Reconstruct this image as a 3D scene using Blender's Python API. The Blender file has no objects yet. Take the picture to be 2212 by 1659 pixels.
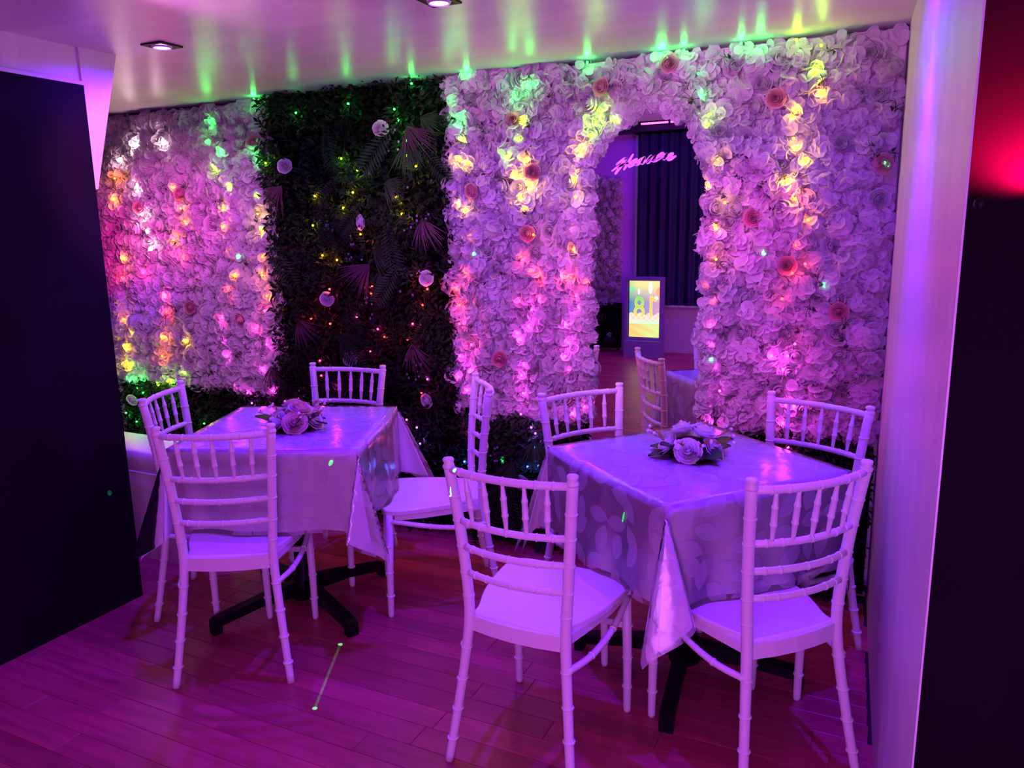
import bpy, math, random
import numpy as np
from mathutils import Vector, Matrix, Euler
PI = math.pi
SC = bpy.context.scene
COL = SC.collection
rnd = random.Random(7)

# ------------------------------------------------------------------ camera
W, H = 2212, 1659
F_PX, YAW, PITCH, ROLL, CAM_H = 1678.9, .4514, .1946, -.0165, 1.5151
fw = Vector((-math.sin(YAW)*math.cos(PITCH), math.cos(YAW)*math.cos(PITCH), -math.sin(PITCH)))
r0 = Vector((math.cos(YAW), math.sin(YAW), 0)); u0 = r0.cross(fw)
rt = math.cos(ROLL)*r0 + math.sin(ROLL)*u0
up = -math.sin(ROLL)*r0 + math.cos(ROLL)*u0
CAMP = Vector((0, 0, CAM_H))
cam = bpy.data.cameras.new('camera'); cam.sensor_width = 36; cam.lens = F_PX*36/W
cam.clip_start = .02; cam.clip_end = 60
cam_o = bpy.data.objects.new('camera', cam); COL.objects.link(cam_o)
cam_o.matrix_world = Matrix(((rt.x, up.x, -fw.x, 0), (rt.y, up.y, -fw.y, 0), (rt.z, up.z, -fw.z, CAM_H), (0, 0, 0, 1)))
SC.camera = cam_o

def ray(px, py):
    return fw + rt*((px-W/2)/F_PX) - up*((py-H/2)/F_PX)
def at(px, py, Y):            # a point of the photograph on a plane parallel to the flower wall
    d = ray(px, py); return CAMP + d*(Y/d.y)
def at_z(px, py, z):          # ... on a horizontal plane
    d = ray(px, py); return CAMP + d*((z-CAM_H)/d.z)

# ------------------------------------------------------------------ world, exposure
wd = bpy.data.worlds.new('world'); SC.world = wd; wd.use_nodes = True
wd.node_tree.nodes['Background'].inputs[0].default_value = (.35, .08, .6, 1)
wd.node_tree.nodes['Background'].inputs[1].default_value = .02
SC.view_settings.view_transform = 'Standard'; SC.view_settings.look = 'None'
SC.view_settings.exposure = 0; SC.view_settings.gamma = 1; SC.view_settings.use_curve_mapping = False
SC.cycles.use_denoising = True
SC.cycles.max_bounces = 5; SC.cycles.diffuse_bounces = 2; SC.cycles.glossy_bounces = 3; SC.cycles.transmission_bounces = 3; SC.cycles.transparent_max_bounces = 8
SC.cycles.use_adaptive_sampling = True; SC.cycles.adaptive_threshold = .03; SC.cycles.sample_clamp_indirect = 4
SC.cycles.caustics_reflective = False; SC.cycles.caustics_refractive = False

# light levels, tuned here
P_DOWN = 135.0                      # each violet ceiling downlight
C_DOWN = (.125, .0, 1.0)
P_WASH = 30.0                     # mauve fill light added in the large room
C_WASH = (.88, .12, .95)
P_BULB = .28                      # each fairy-light bulb
P_BEAM = 150.0
P_FLOOD = 54.0                     # each added fill spot that floods the flower wall
C_FLOOD = (1.0, .30, 1.0)

# ------------------------------------------------------------------ materials
def mat(name, col=(.8, .8, .8), rough=.5, metal=0., spec=.5, **k):
    m = bpy.data.materials.new(name); m.use_nodes = True
    b = m.node_tree.nodes['Principled BSDF']
    b.inputs['Base Color'].default_value = (*col, 1); b.inputs['Roughness'].default_value = rough
    b.inputs['Metallic'].default_value = metal; b.inputs['Specular IOR Level'].default_value = spec
    for kk, v in k.items(): b.inputs[kk].default_value = v
    return m
def N(m, t, **kw):
    n = m.node_tree.nodes.new(t)
    for k, v in kw.items(): setattr(n, k, v)
    return n
def L(m, a, b): m.node_tree.links.new(a, b)
def bsdf(m): return m.node_tree.nodes['Principled BSDF']
def outn(m): return m.node_tree.nodes['Material Output']
def noise_col(m, c1, c2, scale=5., detail=4., coord='Object', stretch=(1, 1, 1), lo=.35, hi=.65, bump=0., dist=.01):
    tc = N(m, 'ShaderNodeTexCoord'); mp = N(m, 'ShaderNodeMapping'); mp.inputs['Scale'].default_value = stretch
    nz = N(m, 'ShaderNodeTexNoise'); nz.inputs['Scale'].default_value = scale; nz.inputs['Detail'].default_value = detail
    cr = N(m, 'ShaderNodeValToRGB'); cr.color_ramp.elements[0].position = lo; cr.color_ramp.elements[1].position = hi
    cr.color_ramp.elements[0].color = (*c1, 1); cr.color_ramp.elements[1].color = (*c2, 1)
    L(m, tc.outputs[coord], mp.inputs[0]); L(m, mp.outputs[0], nz.inputs['Vector']); L(m, nz.outputs[0], cr.inputs[0])
    L(m, cr.outputs[0], bsdf(m).inputs['Base Color'])
    if bump:
        bp = N(m, 'ShaderNodeBump'); bp.inputs['Strength'].default_value = bump; bp.inputs['Distance'].default_value = dist
        L(m, nz.outputs[0], bp.inputs['Height']); L(m, bp.outputs[0], bsdf(m).inputs['Normal'])
    return m, nz, cr
def thin(name, col, trans=.4, rough=.6, vary=.12, spec=.15):    # petal / leaf: diffuse with some light coming through
    m = mat(name, col, rough, spec=spec)
    oi = N(m, 'ShaderNodeObjectInfo'); hs = N(m, 'ShaderNodeHueSaturation')
    mr = N(m, 'ShaderNodeMapRange'); mr.inputs[3].default_value = 1-vary; mr.inputs[4].default_value = 1+vary*.3
    L(m, oi.outputs['Random'], mr.inputs[0]); L(m, mr.outputs[0], hs.inputs['Value'])
    hs.inputs['Color'].default_value = (*col, 1)
    L(m, hs.outputs[0], bsdf(m).inputs['Base Color'])
    tr = N(m, 'ShaderNodeBsdfTranslucent'); L(m, hs.outputs[0], tr.inputs[0])
    mx = N(m, 'ShaderNodeMixShader'); mx.inputs[0].default_value = trans
    L(m, bsdf(m).outputs[0], mx.inputs[1]); L(m, tr.outputs[0], mx.inputs[2]); L(m, mx.outputs[0], outn(m).inputs[0])
    return m
def glow(name, col, s):
    m = bpy.data.materials.new(name); m.use_nodes = True
    m.node_tree.nodes.remove(bsdf(m)); e = N(m, 'ShaderNodeEmission')
    e.inputs[0].default_value = (*col, 1); e.inputs[1].default_value = s
    L(m, e.outputs[0], outn(m).inputs[0]); return m

M = {}
M['resin'] = mat('white_resin', (.80, .77, .79), .38)
M['petal'] = thin('white_petal', (.86, .76, .82), .45)
M['petal_pink'] = thin('pink_petal', (.82, .38, .48), .3)
M['petal_blush'] = thin('blush_petal', (.86, .55, .55), .3)
M['rose_white'] = thin('white_rose_petal', (.85, .80, .82), .3)
M['leaf'] = thin('dark_green_leaf', (.015, .034, .015), .25, .45, .5)
M['leaf_mid'] = thin('green_leaf', (.026, .064, .020), .25, .45, .5)
M['leaf_brown'] = thin('brown_leaf', (.03, .014, .011), .2, .5, .4)
M['palm'] = thin('dusky_palm', (.11, .05, .07), .2, .5, .3)
M['twig'] = mat('dark_twig', (.02, .018, .012), .7)
M['lilac'] = thin('lilac_petal', (.5, .40, .55), .3)
M['board'] = mat('panel_backing', (.55, .5, .52), .8)
M['dark_board'] = mat('leaf_backing', (.004, .006, .004), 1., spec=0.)
M['wire'] = mat('light_wire', (.012, .014, .012), .5); M['wire_clear'] = mat('clear_wire', (.6, .55, .6), .3)
M['black_metal'] = mat('black_metal', (.004, .004, .005), .5, spec=.15)
M['gold'] = thin('gold_dried_sprig', (.42, .20, .05), .2)
M['berry'] = mat('white_berry', (.85, .82, .85), .3)
M['dark_leaf_big'] = mat('dark_leaf', (.012, .012, .016), .4)
M['mirror'] = mat('mirror_glass', (.86, .85, .88), 0.0, 1.0)
M['letter'] = mat('pink_vinyl_letter', (.85, .35, .75), .4)
M['skirting'] = mat('pale_wood', (.35, .24, .16), .5)
m, nz, cr = noise_col(mat('black_paint', rough=.6, spec=.04), (.007, .002, .008), (.010, .003, .013), 3, 5, lo=.3, hi=.7); M['black'] = m
m, nz, cr = noise_col(mat('wall_paint', rough=.42), (.62, .58, .62), (.72, .68, .71), 9, 5, stretch=(1, 1, .25), bump=.12, dist=.004); M['wall'] = m
m, nz, cr = noise_col(mat('ceiling_paint', rough=.34), (.60, .56, .60), (.70, .66, .68), 3.5, 6, stretch=(.7, 2.2, 1), bump=.10, dist=.006); M['ceil'] = m
m, nz, cr = noise_col(mat('end_wall_paint', rough=.7, spec=.05), (.0045, .001, .0045), (.006, .0015, .006), 4, 3); M['endwall'] = m
m, nz, cr = noise_col(mat('purple_wall', rough=.6), (.58, .18, .80), (.62, .20, .84), 4, 3); M['purple'] = m
M['lowwall'] = mat('low_wall', (.45, .40, .44), .6)
m, nz, cr = noise_col(mat('curtain', rough=.75), (.003, .006, .035), (.005, .010, .06), 6, 4, stretch=(4, 1, .3)); M['curtain'] = m
M['beam'] = mat('dark_beam', (.02, .016, .022), .5)
M['bench'] = mat('white_leatherette', (.72, .66, .70), .35)
M['rhine'] = mat('glitter', (.35, .25, .6), .15, .6)
M['violet_box'] = mat('violet_box', (.22, .14, .38), .5)
M['bare'] = mat('window_frame', (.6, .62, .6), .4)

# wood planks
def wood(name, brickline=False):
    m = mat(name, rough=.36, spec=.4)
    tc = N(m, 'ShaderNodeTexCoord'); oi = N(m, 'ShaderNodeObjectInfo')
    mp = N(m, 'ShaderNodeMapping'); mp.inputs['Scale'].default_value = (1.6, 16, 16)
    ad = N(m, 'ShaderNodeVectorMath', operation='ADD'); sc = N(m, 'ShaderNodeVectorMath', operation='SCALE')
    cb = N(m, 'ShaderNodeCombineXYZ'); L(m, oi.outputs['Random'], cb.inputs[0]); L(m, oi.outputs['Random'], cb.inputs[1])
    L(m, cb.outputs[0], sc.inputs[0]); sc.inputs['Scale'].default_value = 37
    L(m, tc.outputs['Object'], ad.inputs[0]); L(m, sc.outputs[0], ad.inputs[1]); L(m, ad.outputs[0], mp.inputs[0])
    nz = N(m, 'ShaderNodeTexNoise'); nz.inputs['Scale'].default_value = 2.2; nz.inputs['Detail'].default_value = 6; nz.inputs['Distortion'].default_value = .8
    L(m, mp.outputs[0], nz.inputs['Vector'])
    cr = N(m, 'ShaderNodeValToRGB'); cr.color_ramp.elements[0].position = .3; cr.color_ramp.elements[1].position = .72
    cr.color_ramp.elements[0].color = (.29, .030, .075, 1); cr.color_ramp.elements[1].color = (.47, .055, .125, 1)
    L(m, nz.outputs[0], cr.inputs[0])
    hs = N(m, 'ShaderNodeHueSaturation'); mr = N(m, 'ShaderNodeMapRange'); mr.inputs[3].default_value = .72; mr.inputs[4].default_value = 1.15
    L(m, oi.outputs['Random'], mr.inputs[0]); L(m, mr.outputs[0], hs.inputs['Value']); L(m, cr.outputs[0], hs.inputs['Color'])
    src = hs.outputs[0]
    if brickline:
        bt = N(m, 'ShaderNodeTexBrick'); bt.inputs['Scale'].default_value = 1
        bt.inputs['Brick Width'].default_value = .75; bt.inputs['Row Height'].default_value = .094; bt.inputs['Mortar Size'].default_value = .0012
        bt.inputs['Color1'].default_value = (.75, .75, .75, 1); bt.inputs['Color2'].default_value = (1.1, 1.1, 1.1, 1); bt.inputs['Mortar'].default_value = (.25, .25, .25, 1)
        L(m, tc.outputs['Object'], bt.inputs['Vector'])
        mm = N(m, 'ShaderNodeMix', data_type='RGBA', blend_type='MULTIPLY'); mm.inputs[0].default_value = 1
        L(m, hs.outputs[0], mm.inputs[6]); L(m, bt.outputs[0], mm.inputs[7]); src = mm.outputs[2]
    L(m, src, bsdf(m).inputs['Base Color'])
    return m
M['plank'] = wood('wood_plank'); M['plank_far'] = wood('wood_floor_far', True)
M['gap'] = mat('floor_joint', (.03, .015, .012), .8)

# fabric and printed vinyl
def leaf_mask(m):
    tc = N(m, 'ShaderNodeTexCoord')
    vo = N(m, 'ShaderNodeTexVoronoi', voronoi_dimensions='2D'); vo.inputs['Scale'].default_value = 11; vo.inputs['Randomness'].default_value = .75
    L(m, tc.outputs['UV'], vo.inputs['Vector'])
    sc = N(m, 'ShaderNodeVectorMath', operation='SCALE'); sc.inputs['Scale'].default_value = 11; L(m, tc.outputs['UV'], sc.inputs[0])
    ps = N(m, 'ShaderNodeVectorMath', operation='SCALE'); ps.inputs['Scale'].default_value = 11; L(m, vo.outputs['Position'], ps.inputs[0])
    sb = N(m, 'ShaderNodeVectorMath', operation='SUBTRACT'); L(m, sc.outputs[0], sb.inputs[0]); L(m, ps.outputs[0], sb.inputs[1])
    rz = N(m, 'ShaderNodeVectorRotate', rotation_type='Z_AXIS'); L(m, sb.outputs[0], rz.inputs['Vector'])
    sx = N(m, 'ShaderNodeSeparateColor'); L(m, vo.outputs['Color'], sx.inputs[0])
    an = N(m, 'ShaderNodeMath', operation='MULTIPLY'); an.inputs[1].default_value = 6.28; L(m, sx.outputs[0], an.inputs[0]); L(m, an.outputs[0], rz.inputs['Angle'])
    xy = N(m, 'ShaderNodeSeparateXYZ'); L(m, rz.outputs[0], xy.inputs[0])
    ax = N(m, 'ShaderNodeMath', operation='ABSOLUTE'); L(m, xy.outputs[0], ax.inputs[0])
    yy = N(m, 'ShaderNodeMath', operation='MULTIPLY'); L(m, xy.outputs[1], yy.inputs[0]); L(m, xy.outputs[1], yy.inputs[1])
    y2 = N(m, 'ShaderNodeMath', operation='MULTIPLY_ADD'); y2.inputs[1].default_value = -.95; y2.inputs[2].default_value = .30; L(m, yy.outputs[0], y2.inputs[0])
    df = N(m, 'ShaderNodeMath', operation='SUBTRACT'); L(m, y2.outputs[0], df.inputs[0]); L(m, ax.outputs[0], df.inputs[1])
    mr = N(m, 'ShaderNodeMapRange'); mr.inputs[1].default_value = 0; mr.inputs[2].default_value = .03; L(m, df.outputs[0], mr.inputs[0])
    return tc, mr.outputs[0]
def vinyl():
    m = mat('printed_clear_vinyl', (.80, .74, .80), .35, spec=.2)
    tc, mask = leaf_mask(m)
    tr = N(m, 'ShaderNodeBsdfTransparent'); tr.inputs[0].default_value = (.98, .97, .98, 1)
    tl = N(m, 'ShaderNodeBsdfTranslucent'); tl.inputs[0].default_value = (.8, .74, .8, 1)
    fr = N(m, 'ShaderNodeMixShader'); fr.inputs[0].default_value = .35; L(m, bsdf(m).outputs[0], fr.inputs[1]); L(m, tl.outputs[0], fr.inputs[2])
    f = N(m, 'ShaderNodeMapRange'); f.inputs[3].default_value = .07; f.inputs[4].default_value = .40; L(m, mask, f.inputs[0])
    mx = N(m, 'ShaderNodeMixShader'); L(m, f.outputs[0], mx.inputs[0]); L(m, tr.outputs[0], mx.inputs[1]); L(m, fr.outputs[0], mx.inputs[2])
    gl = N(m, 'ShaderNodeBsdfAnisotropic') if False else N(m, 'ShaderNodeBsdfGlossy'); gl.inputs['Roughness'].default_value = .17; gl.inputs[0].default_value = (1, 1, 1, 1)
    nz = N(m, 'ShaderNodeTexNoise'); nz.inputs['Scale'].default_value = 14; nz.inputs['Detail'].default_value = 3; L(m, tc.outputs['UV'], nz.inputs['Vector'])
    bp = N(m, 'ShaderNodeBump'); bp.inputs['Strength'].default_value = .25; bp.inputs['Distance'].default_value = .01; L(m, nz.outputs[0], bp.inputs['Height']); L(m, bp.outputs[0], gl.inputs['Normal'])
    lw = N(m, 'ShaderNodeFresnel'); lw.inputs[0].default_value = 1.45; L(m, bp.outputs[0], lw.inputs['Normal'])
    m2 = N(m, 'ShaderNodeMixShader'); L(m, lw.outputs[0], m2.inputs[0]); L(m, mx.outputs[0], m2.inputs[1]); L(m, gl.outputs[0], m2.inputs[2])
    L(m, m2.outputs[0], outn(m).inputs[0]); return m
M['vinyl'] = vinyl()
M['cloth'] = thin('white_table_fabric', (.84, .78, .84), .15, .8, 0)

# ------------------------------------------------------------------ mesh helpers
class MB:
    def __init__(s): s.v = []; s.f = []; s.uv = None
    def add(s, vs, fs):
        o = len(s.v); s.v += [tuple(x) for x in vs]; s.f += [tuple(i+o for i in f) for f in fs]
    def box(s, x0, x1, y0, y1, z0, z1):
        s.add([(x0,y0,z0),(x1,y0,z0),(x1,y1,z0),(x0,y1,z0),(x0,y0,z1),(x1,y0,z1),(x1,y1,z1),(x0,y1,z1)],
              [(0,3,2,1),(4,5,6,7),(0,1,5,4),(1,2,6,5),(2,3,7,6),(3,0,4,7)])
    def tube(s, pts, rad, n=10, cap=True):
        P = [Vector(p) for p in pts]; R_ = rad if hasattr(rad, '__len__') else [rad]*len(P)
        t0 = (P[1]-P[0]).normalized(); ref = Vector((0, 0, 1)) if abs(t0.z) < .9 else Vector((1, 0, 0))
        nx = t0.cross(ref).normalized(); vs = []; fs = []
        for i, p in enumerate(P):
            a = P[max(i-1, 0)]; b = P[min(i+1, len(P)-1)]; t = (b-a)
            t = t.normalized() if t.length > 1e-9 else t0
            nx = (nx - t*nx.dot(t)).normalized(); ny = t.cross(nx)
            for k in range(n):
                q = 2*PI*k/n; vs.append(p + (nx*math.cos(q) + ny*math.sin(q))*R_[i])
        for i in range(len(P)-1):
            for k in range(n):
                a = i*n+k; b = i*n+(k+1) % n; fs.append((a, b, b+n, a+n))
        if cap:
            fs.append(tuple(range(n-1, -1, -1))); fs.append(tuple((len(P)-1)*n+k for k in range(n)))
        s.add(vs, fs)
    def prism(s, poly, axis, a, b):     # poly of 2D points, swept along an axis from a to b
        n = len(poly)
        def mk(p, t): return {'x': (t, p[0], p[1]), 'y': (p[0], t, p[1]), 'z': (p[0], p[1], t)}[axis]
        s.add([mk(p, a) for p in poly]+[mk(p, b) for p in poly],
              [tuple(range(n)), tuple(range(2*n-1, n-1, -1))]+[(i, (i+1) % n+0, (i+1) % n+n, i+n)[::-1] for i in range(n)])
    def mesh(s, name, smooth=False, mats=None, midx=None):
        me = bpy.data.meshes.new(name); me.from_pydata(s.v, [], s.f)
        if smooth: me.polygons.foreach_set('use_smooth', [True]*len(me.polygons))
        for m_ in (mats or []): me.materials.append(m_)
        if midx is not None: me.polygons.foreach_set('material_index', midx)
        me.validate(); me.update(); return me

def link(name, me, parent=None, loc=(0, 0, 0), rot=(0, 0, 0), scale=(1, 1, 1)):
    o = bpy.data.objects.new(name, me); COL.objects.link(o)
    o.location = loc; o.rotation_euler = rot; o.scale = scale
    if parent: o.parent = parent
    return o
def part(name, mb, m, parent=None, smooth=False, **k):
    return link(name, mb.mesh(name, smooth, [m]), parent, **k)
def tag(o, label=None, cat=None, group=None, kind=None):
    if label: o['label'] = label
    if cat: o['category'] = cat
    if group: o['group'] = group
    if kind: o['kind'] = kind
    return o
def thing(name, label, cat, loc=(0, 0, 0), rz=0, group=None):
    return tag(link(name, None, None, loc, (0, 0, rz)), label, cat, group)
def struct(name, mb, m, parent=None, smooth=False):
    o = part(name, mb, m, parent, smooth)
    if not parent: o['kind'] = 'structure'
    return o
def boxobj(name, b, m, parent=None):
    mb = MB(); mb.box(*b); return part(name, mb, m, parent)
def copy_tree(o, parent=None):
    c = o.copy(); COL.objects.link(c); c.parent = parent
    for ch in list(o.children): copy_tree(ch, c)
    return c
def lamp(name, kind, loc, power, col, parent=None, radius=.03, target=None, size=None, blend=.5):
    l = bpy.data.lights.new(name, kind); l.energy = power; l.color = col
    if kind in ('POINT', 'SPOT'): l.shadow_soft_size = radius
    if kind == 'SPOT': l.spot_size = size; l.spot_blend = blend
    o = bpy.data.objects.new(name, l); COL.objects.link(o); o.location = loc
    if target is not None:
        o.rotation_euler = (Vector(target)-Vector(loc)).to_track_quat('-Z', 'Y').to_euler()
    if parent: o.parent = parent
    return o

# ------------------------------------------------------------------ the room
YW, ZC, YE = 3.36, 2.22, 1.25          # flower wall, alcove ceiling height, front edge of the alcove ceiling
YB, ZM = -2.95, 2.86                   # far wall of the large room (seen in the mirror), its ceiling
YM = 3.262                             # mirror surface
XRW = lambda y: .004+(3.32-y)*.0455    # the wall beside the camera runs slightly askew
mb = MB(); mb.box(-5.1, .2, YW, YW+.12, 0, ZC); struct('wall_back', mb, M['wall'])
mb = MB(); mb.prism([(XRW(YW+.1), YW+.1), (XRW(1.36), 1.36), (XRW(1.36)+.16, 1.36), (XRW(YW+.1)+.16, YW+.1)], 'z', 0, ZC); struct('wall_right', mb, M['wall'])
mb = MB(); mb.box(XRW(1.36)+.003, 3.0, 1.353, 1.46, 0, ZM); struct('wall_passage', mb, M['endwall'])
mb = MB(); mb.box(-5.2, -5.1, YB, YW+.1, 0, ZM); struct('wall_left', mb, M['wall'])
mb = MB(); mb.box(3.0, 3.1, YB, 1.46, 0, ZM); struct('wall_side', mb, M['purple'])
mb = MB(); mb.box(-5.2, 3.1, YB-.1, YB, .58, ZM); struct('wall_far', mb, M['purple'])
mb = MB(); mb.box(-5.2, 3.1, YB-.1, YB+.03, 0, .58); struct('wall_far_lower', mb, M['lowwall'])
mb = MB(); mb.box(-5.1, .1, YE, YW+.1, ZC, ZC+.1); struct('ceiling', mb, M['ceil'])
mb = MB(); mb.box(-5.1, 3., YE-.02, YE, ZC, ZM); struct('wall_fascia', mb, M['wall'])
mb = MB(); mb.box(-5.2, 3.1, YB-.1, YE, ZM, ZM+.1); struct('ceiling_large_room', mb, M['ceil'])
mb = MB(); mb.box(-4.9, .0, 3.325, 3.36, 0, .035); struct('baseboard_back', mb, M['skirting'])

# floor: planks one by one where they can be told apart, plain boards beyond
mb = MB(); mb.box(-5.2, 3.1, YB-.1, YW+.1, -.06, -.006); floor = struct('floor', mb, M['gap'])
mb = MB(); mb.box(-5.1, 3.0, YB, .70, -.006, 0); far = part('floor_boards', mb, M['plank_far'], floor); far['kind'] = 'stuff'
PW = .0945
def plank_mesh(l):
    b = MB(); g = .0007; e = .0016; x1 = l/2-g; y1 = PW/2-g
    b.add([(-x1,-y1,-.006),(x1,-y1,-.006),(x1,y1,-.006),(-x1,y1,-.006),(-x1,-y1,-.001),(x1,-y1,-.001),(x1,y1,-.001),(-x1,y1,-.001),
           (-x1+e,-y1+e,0),(x1-e,-y1+e,0),(x1-e,y1-e,0),(-x1+e,y1-e,0)],
          [(0,1,5,4),(1,2,6,5),(2,3,7,6),(3,0,4,7),(4,5,9,8),(5,6,10,9),(6,7,11,10),(7,4,8,11),(8,9,10,11)])
    return b.mesh('plank', False, [M['plank']])
PL = {l: plank_mesh(l) for l in (.62, .78, .94)}
row = 0
y = .70+PW/2
while y < YW:
    x = -4.75 - rnd.random()*.7
    xe = XRW(y)-.01 if y > 1.36 else 1.2
    while x < xe-.05:
        l = rnd.choice((.62, .78, .94, .94))
        if x+l > xe: l2 = max(.2, xe-x); sx = l2/l
        else: sx = 1; l2 = l
        if not (x+l2 < -4.45):
            link('plank', PL[l], floor, (x+l2/2, y, 0), (0, 0, 0), (sx, 1, 1))
        x += l2
    y += PW; row += 1

# partition at the left: white core, black panel on the side that faces the room, white header above
mb = MB(); mb.box(-2.93, -2.815, 1.2, 2.112, 0, ZC); pw = struct('wall_partition', mb, M['wall'])
mb = MB(); mb.box(-2.815, -2.803, 1.2, 2.103, .0, 2.082); part('black_panel', mb, M['black'], pw)
mb = MB(); mb.box(-2.815, -2.798, 1.2, 2.103, 2.082, 2.096); part('ledge', mb, M['wall'], pw)
mb = MB(); mb.prism([(2.100, 1.70), (2.116, 1.70), (2.262, ZC), (2.100, ZC)], 'x', -2.93, -2.806); part('gusset', mb, M['wall'], pw)

# ------------------------------------------------------------------ flower and leaf shapes
def petal_fan(b, c, nrm, rad, r_, cup=.35, n=9):     # a rounded, slightly wavy cupped petal
    nrm = nrm.normalized(); a = Vector((r_.random()-.5, r_.random()-.5, r_.random()-.5)); tx = nrm.cross(a).normalized(); ty = nrm.cross(tx)
    p1, p2, am = r_.uniform(0, 6), r_.uniform(0, 6), rad*r_.uniform(.08, .22)
    vs = [c - nrm*rad*cup]
    for ring in (.6, 1.0):
        for k in range(n):
            q = 2*PI*k/n; rr = rad*ring*(1+.07*math.sin(2*q+p1))
            h = am*math.sin(2*q+p2)*ring*ring - rad*cup*(1-ring)**1.0*.9 + rad*.05
            vs.append(c + (tx*math.cos(q)+ty*math.sin(q)*.92)*rr + nrm*h)
    b.add(vs, [(0, k+1, (k+1) % n+1) for k in range(n)] + [(k+1, k+1+n, (k+1) % n+1+n, (k+1) % n+1) for k in range(n)])
def hydrangea(seed, R=.052, npet=30, prad=.0265):      # faces -Y, base at y=0
    r_ = random.Random(seed); b = MB(); ga = PI*(3-5**.5)
    for i in range(npet):
        h = 1-(i+.5)/npet*.98; rr = math.sqrt(1-h*h); a = i*ga+r_.random()*.4
        d = Vector((rr*math.cos(a), -h, rr*math.sin(a)))
        c = Vector((d.x*R*1.05, d.y*R*.85-.006, d.z*R*1.05))*(.9+.16*r_.random())
        nn = d + Vector((r_.random()-.5, r_.random()-.5, r_.random()-.5))*.75
        petal_fan(b, c, nn, prad*(.85+.35*r_.random()), r_)
    return b
def rose(seed, R=.036, faces='-Y', layers=((2, .10, .07, 1.05), (3, .24, .17, 1.06), (3, .40, .34, 1.02), (4, .58, .55, .94), (5, .78, .80, .80), (6, .92, 1.04, .58))):
    # petals wrapped round a closed bud: (count, widest radius, rim radius, height) of each ring
    r_ = random.Random(seed); b = MB()
    for li, (n, rm, rr1, hh) in enumerate(layers):
        for k in range(n):
            a0 = 2*PI*k/n + li*1.1 + r_.random()*.3; wd_ = PI/n*1.28; tw = r_.uniform(.03, .09)
            vs = []; nu, nv = 6, 5
            for j in range(nv):
                t = j/(nv-1)
                base = (.25+.75*math.sin(min(1, t/.6)*PI/2))*rm if t < .6 else rm+(rr1-rm)*((t-.6)/.4)
                for i in range(nu):
                    u_ = (i/(nu-1)-.5)*2; a = a0+u_*wd_*(.45+.55*min(1, t*1.6))
                    rr = R*(base + tw*u_*t) + (R*.05*t**4 if li > 2 else 0)
                    z = R*hh*t*(1-.14*u_*u_*t) - (R*.07*max(0, t-.75)*4 if li > 3 else 0) + (r_.random()-.5)*R*.03
                    vs.append((rr*math.cos(a), rr*math.sin(a), z))
            b.add(vs, [(j*nu+i, j*nu+i+1, (j+1)*nu+i+1, (j+1)*nu+i) for j in range(nv-1) for i in range(nu-1)])
    if faces == '-Y': b.v = [(x, -z, y_) for x, y_, z in b.v]
    return b
def leafblade(b, base, d, nrm, l, w):
    d = d.normalized(); s_ = d.cross(nrm)
    if s_.length < 1e-4: s_ = d.orthogonal()
    s_.normalize(); n2 = s_.cross(d)
    m1 = base+d*l*.45; b.add([base, m1+s_*w*.5+n2*w*.18, base+d*l-n2*l*.12, m1-s_*w*.5+n2*w*.18, m1], [(0, 4, 1), (1, 4, 2), (0, 3, 4), (3, 2, 4)])
def sprig(seed):
    r_ = random.Random(seed); b = MB(); b.tube([(0, 0, 0), (.004, -.02, .012), (.0, -.034, .03)], [.0012, .001, .0008], 4)
    for k in range(7):
        t = r_.random(); s0 = Vector((.0, -.012-.02*t, .01+.02*t)); e = s0+Vector((r_.uniform(-.026, .026), r_.uniform(-.022, -.004), r_.uniform(-.014, .026)))
        b.tube([s0, (s0+e)/2+Vector((0, -.003, .003)), e], [.0008, .0007, .0014], 4)
    leafblade(b, Vector((0, -.014, .01)), Vector((r_.uniform(-1, 1), -.6, .4)), Vector((0, -1, 0)), .024, .011)
    return b
def frond(seed, n=15, l=.26):       # fern leaf along -Z, drooping forwards
    r_ = random.Random(seed); b = MB(); pts = []
    for i in range(9):
        t = i/8; pts.append(Vector((.02*math.sin(t*2), -.05*math.sin(t*2.4)-.01, -l*t)))
    b.tube(pts, [.0018*(1-.8*i/8) for i in range(9)], 4)
    for k in range(n):
        t = .08+.9*k/n; p = Vector((.02*math.sin(t*2), -.05*math.sin(t*2.4)-.01, -l*t)); ll = .075*math.sin(PI*(.15+.85*(1-t)))*(.8+.2*r_.random())
        for s_ in (-1, 1): leafblade(b, p, Vector((s_, -.15, -.55)), Vector((0, -1, 0)), ll, .012)
    return b
def palm(seed, n=20, l=.24):
    r_ = random.Random(seed); b = MB(); a0 = -PI/2+r_.uniform(-.5, .5)
    for k in range(n):
        a = a0+(k/(n-1)-.5)*1.5; ll = l*(.65+.35*r_.random()); o = Vector((math.cos(a), -.12-.25*r_.random(), math.sin(a)))
        leafblade(b, Vector((0, -.02, 0)), o, Vector((0, -1, 0)), ll, .009)
    return b

HYD = [hydrangea(10+i).mesh('hydrangea', True, [M['petal']]) for i in range(6)]
ROW = [rose(30+i, .045).mesh('rose', True, [M['rose_white']]) for i in range(3)]
ROP = [rose(40+i, .036).mesh('rose', True, [M['petal_pink']]) for i in range(2)]
SPR = [sprig(50+i).mesh('sprig', False, [M['twig']]) for i in range(5)]
FRN = [frond(60+i).mesh('frond', False, [M['leaf_mid']]) for i in range(2)]
PLM = [palm(70+i).mesh('palm', False, [M['palm']]) for i in range(3)] + [palm(74, 24, .20).mesh('palm', False, [M['leaf_mid']])]

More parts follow.
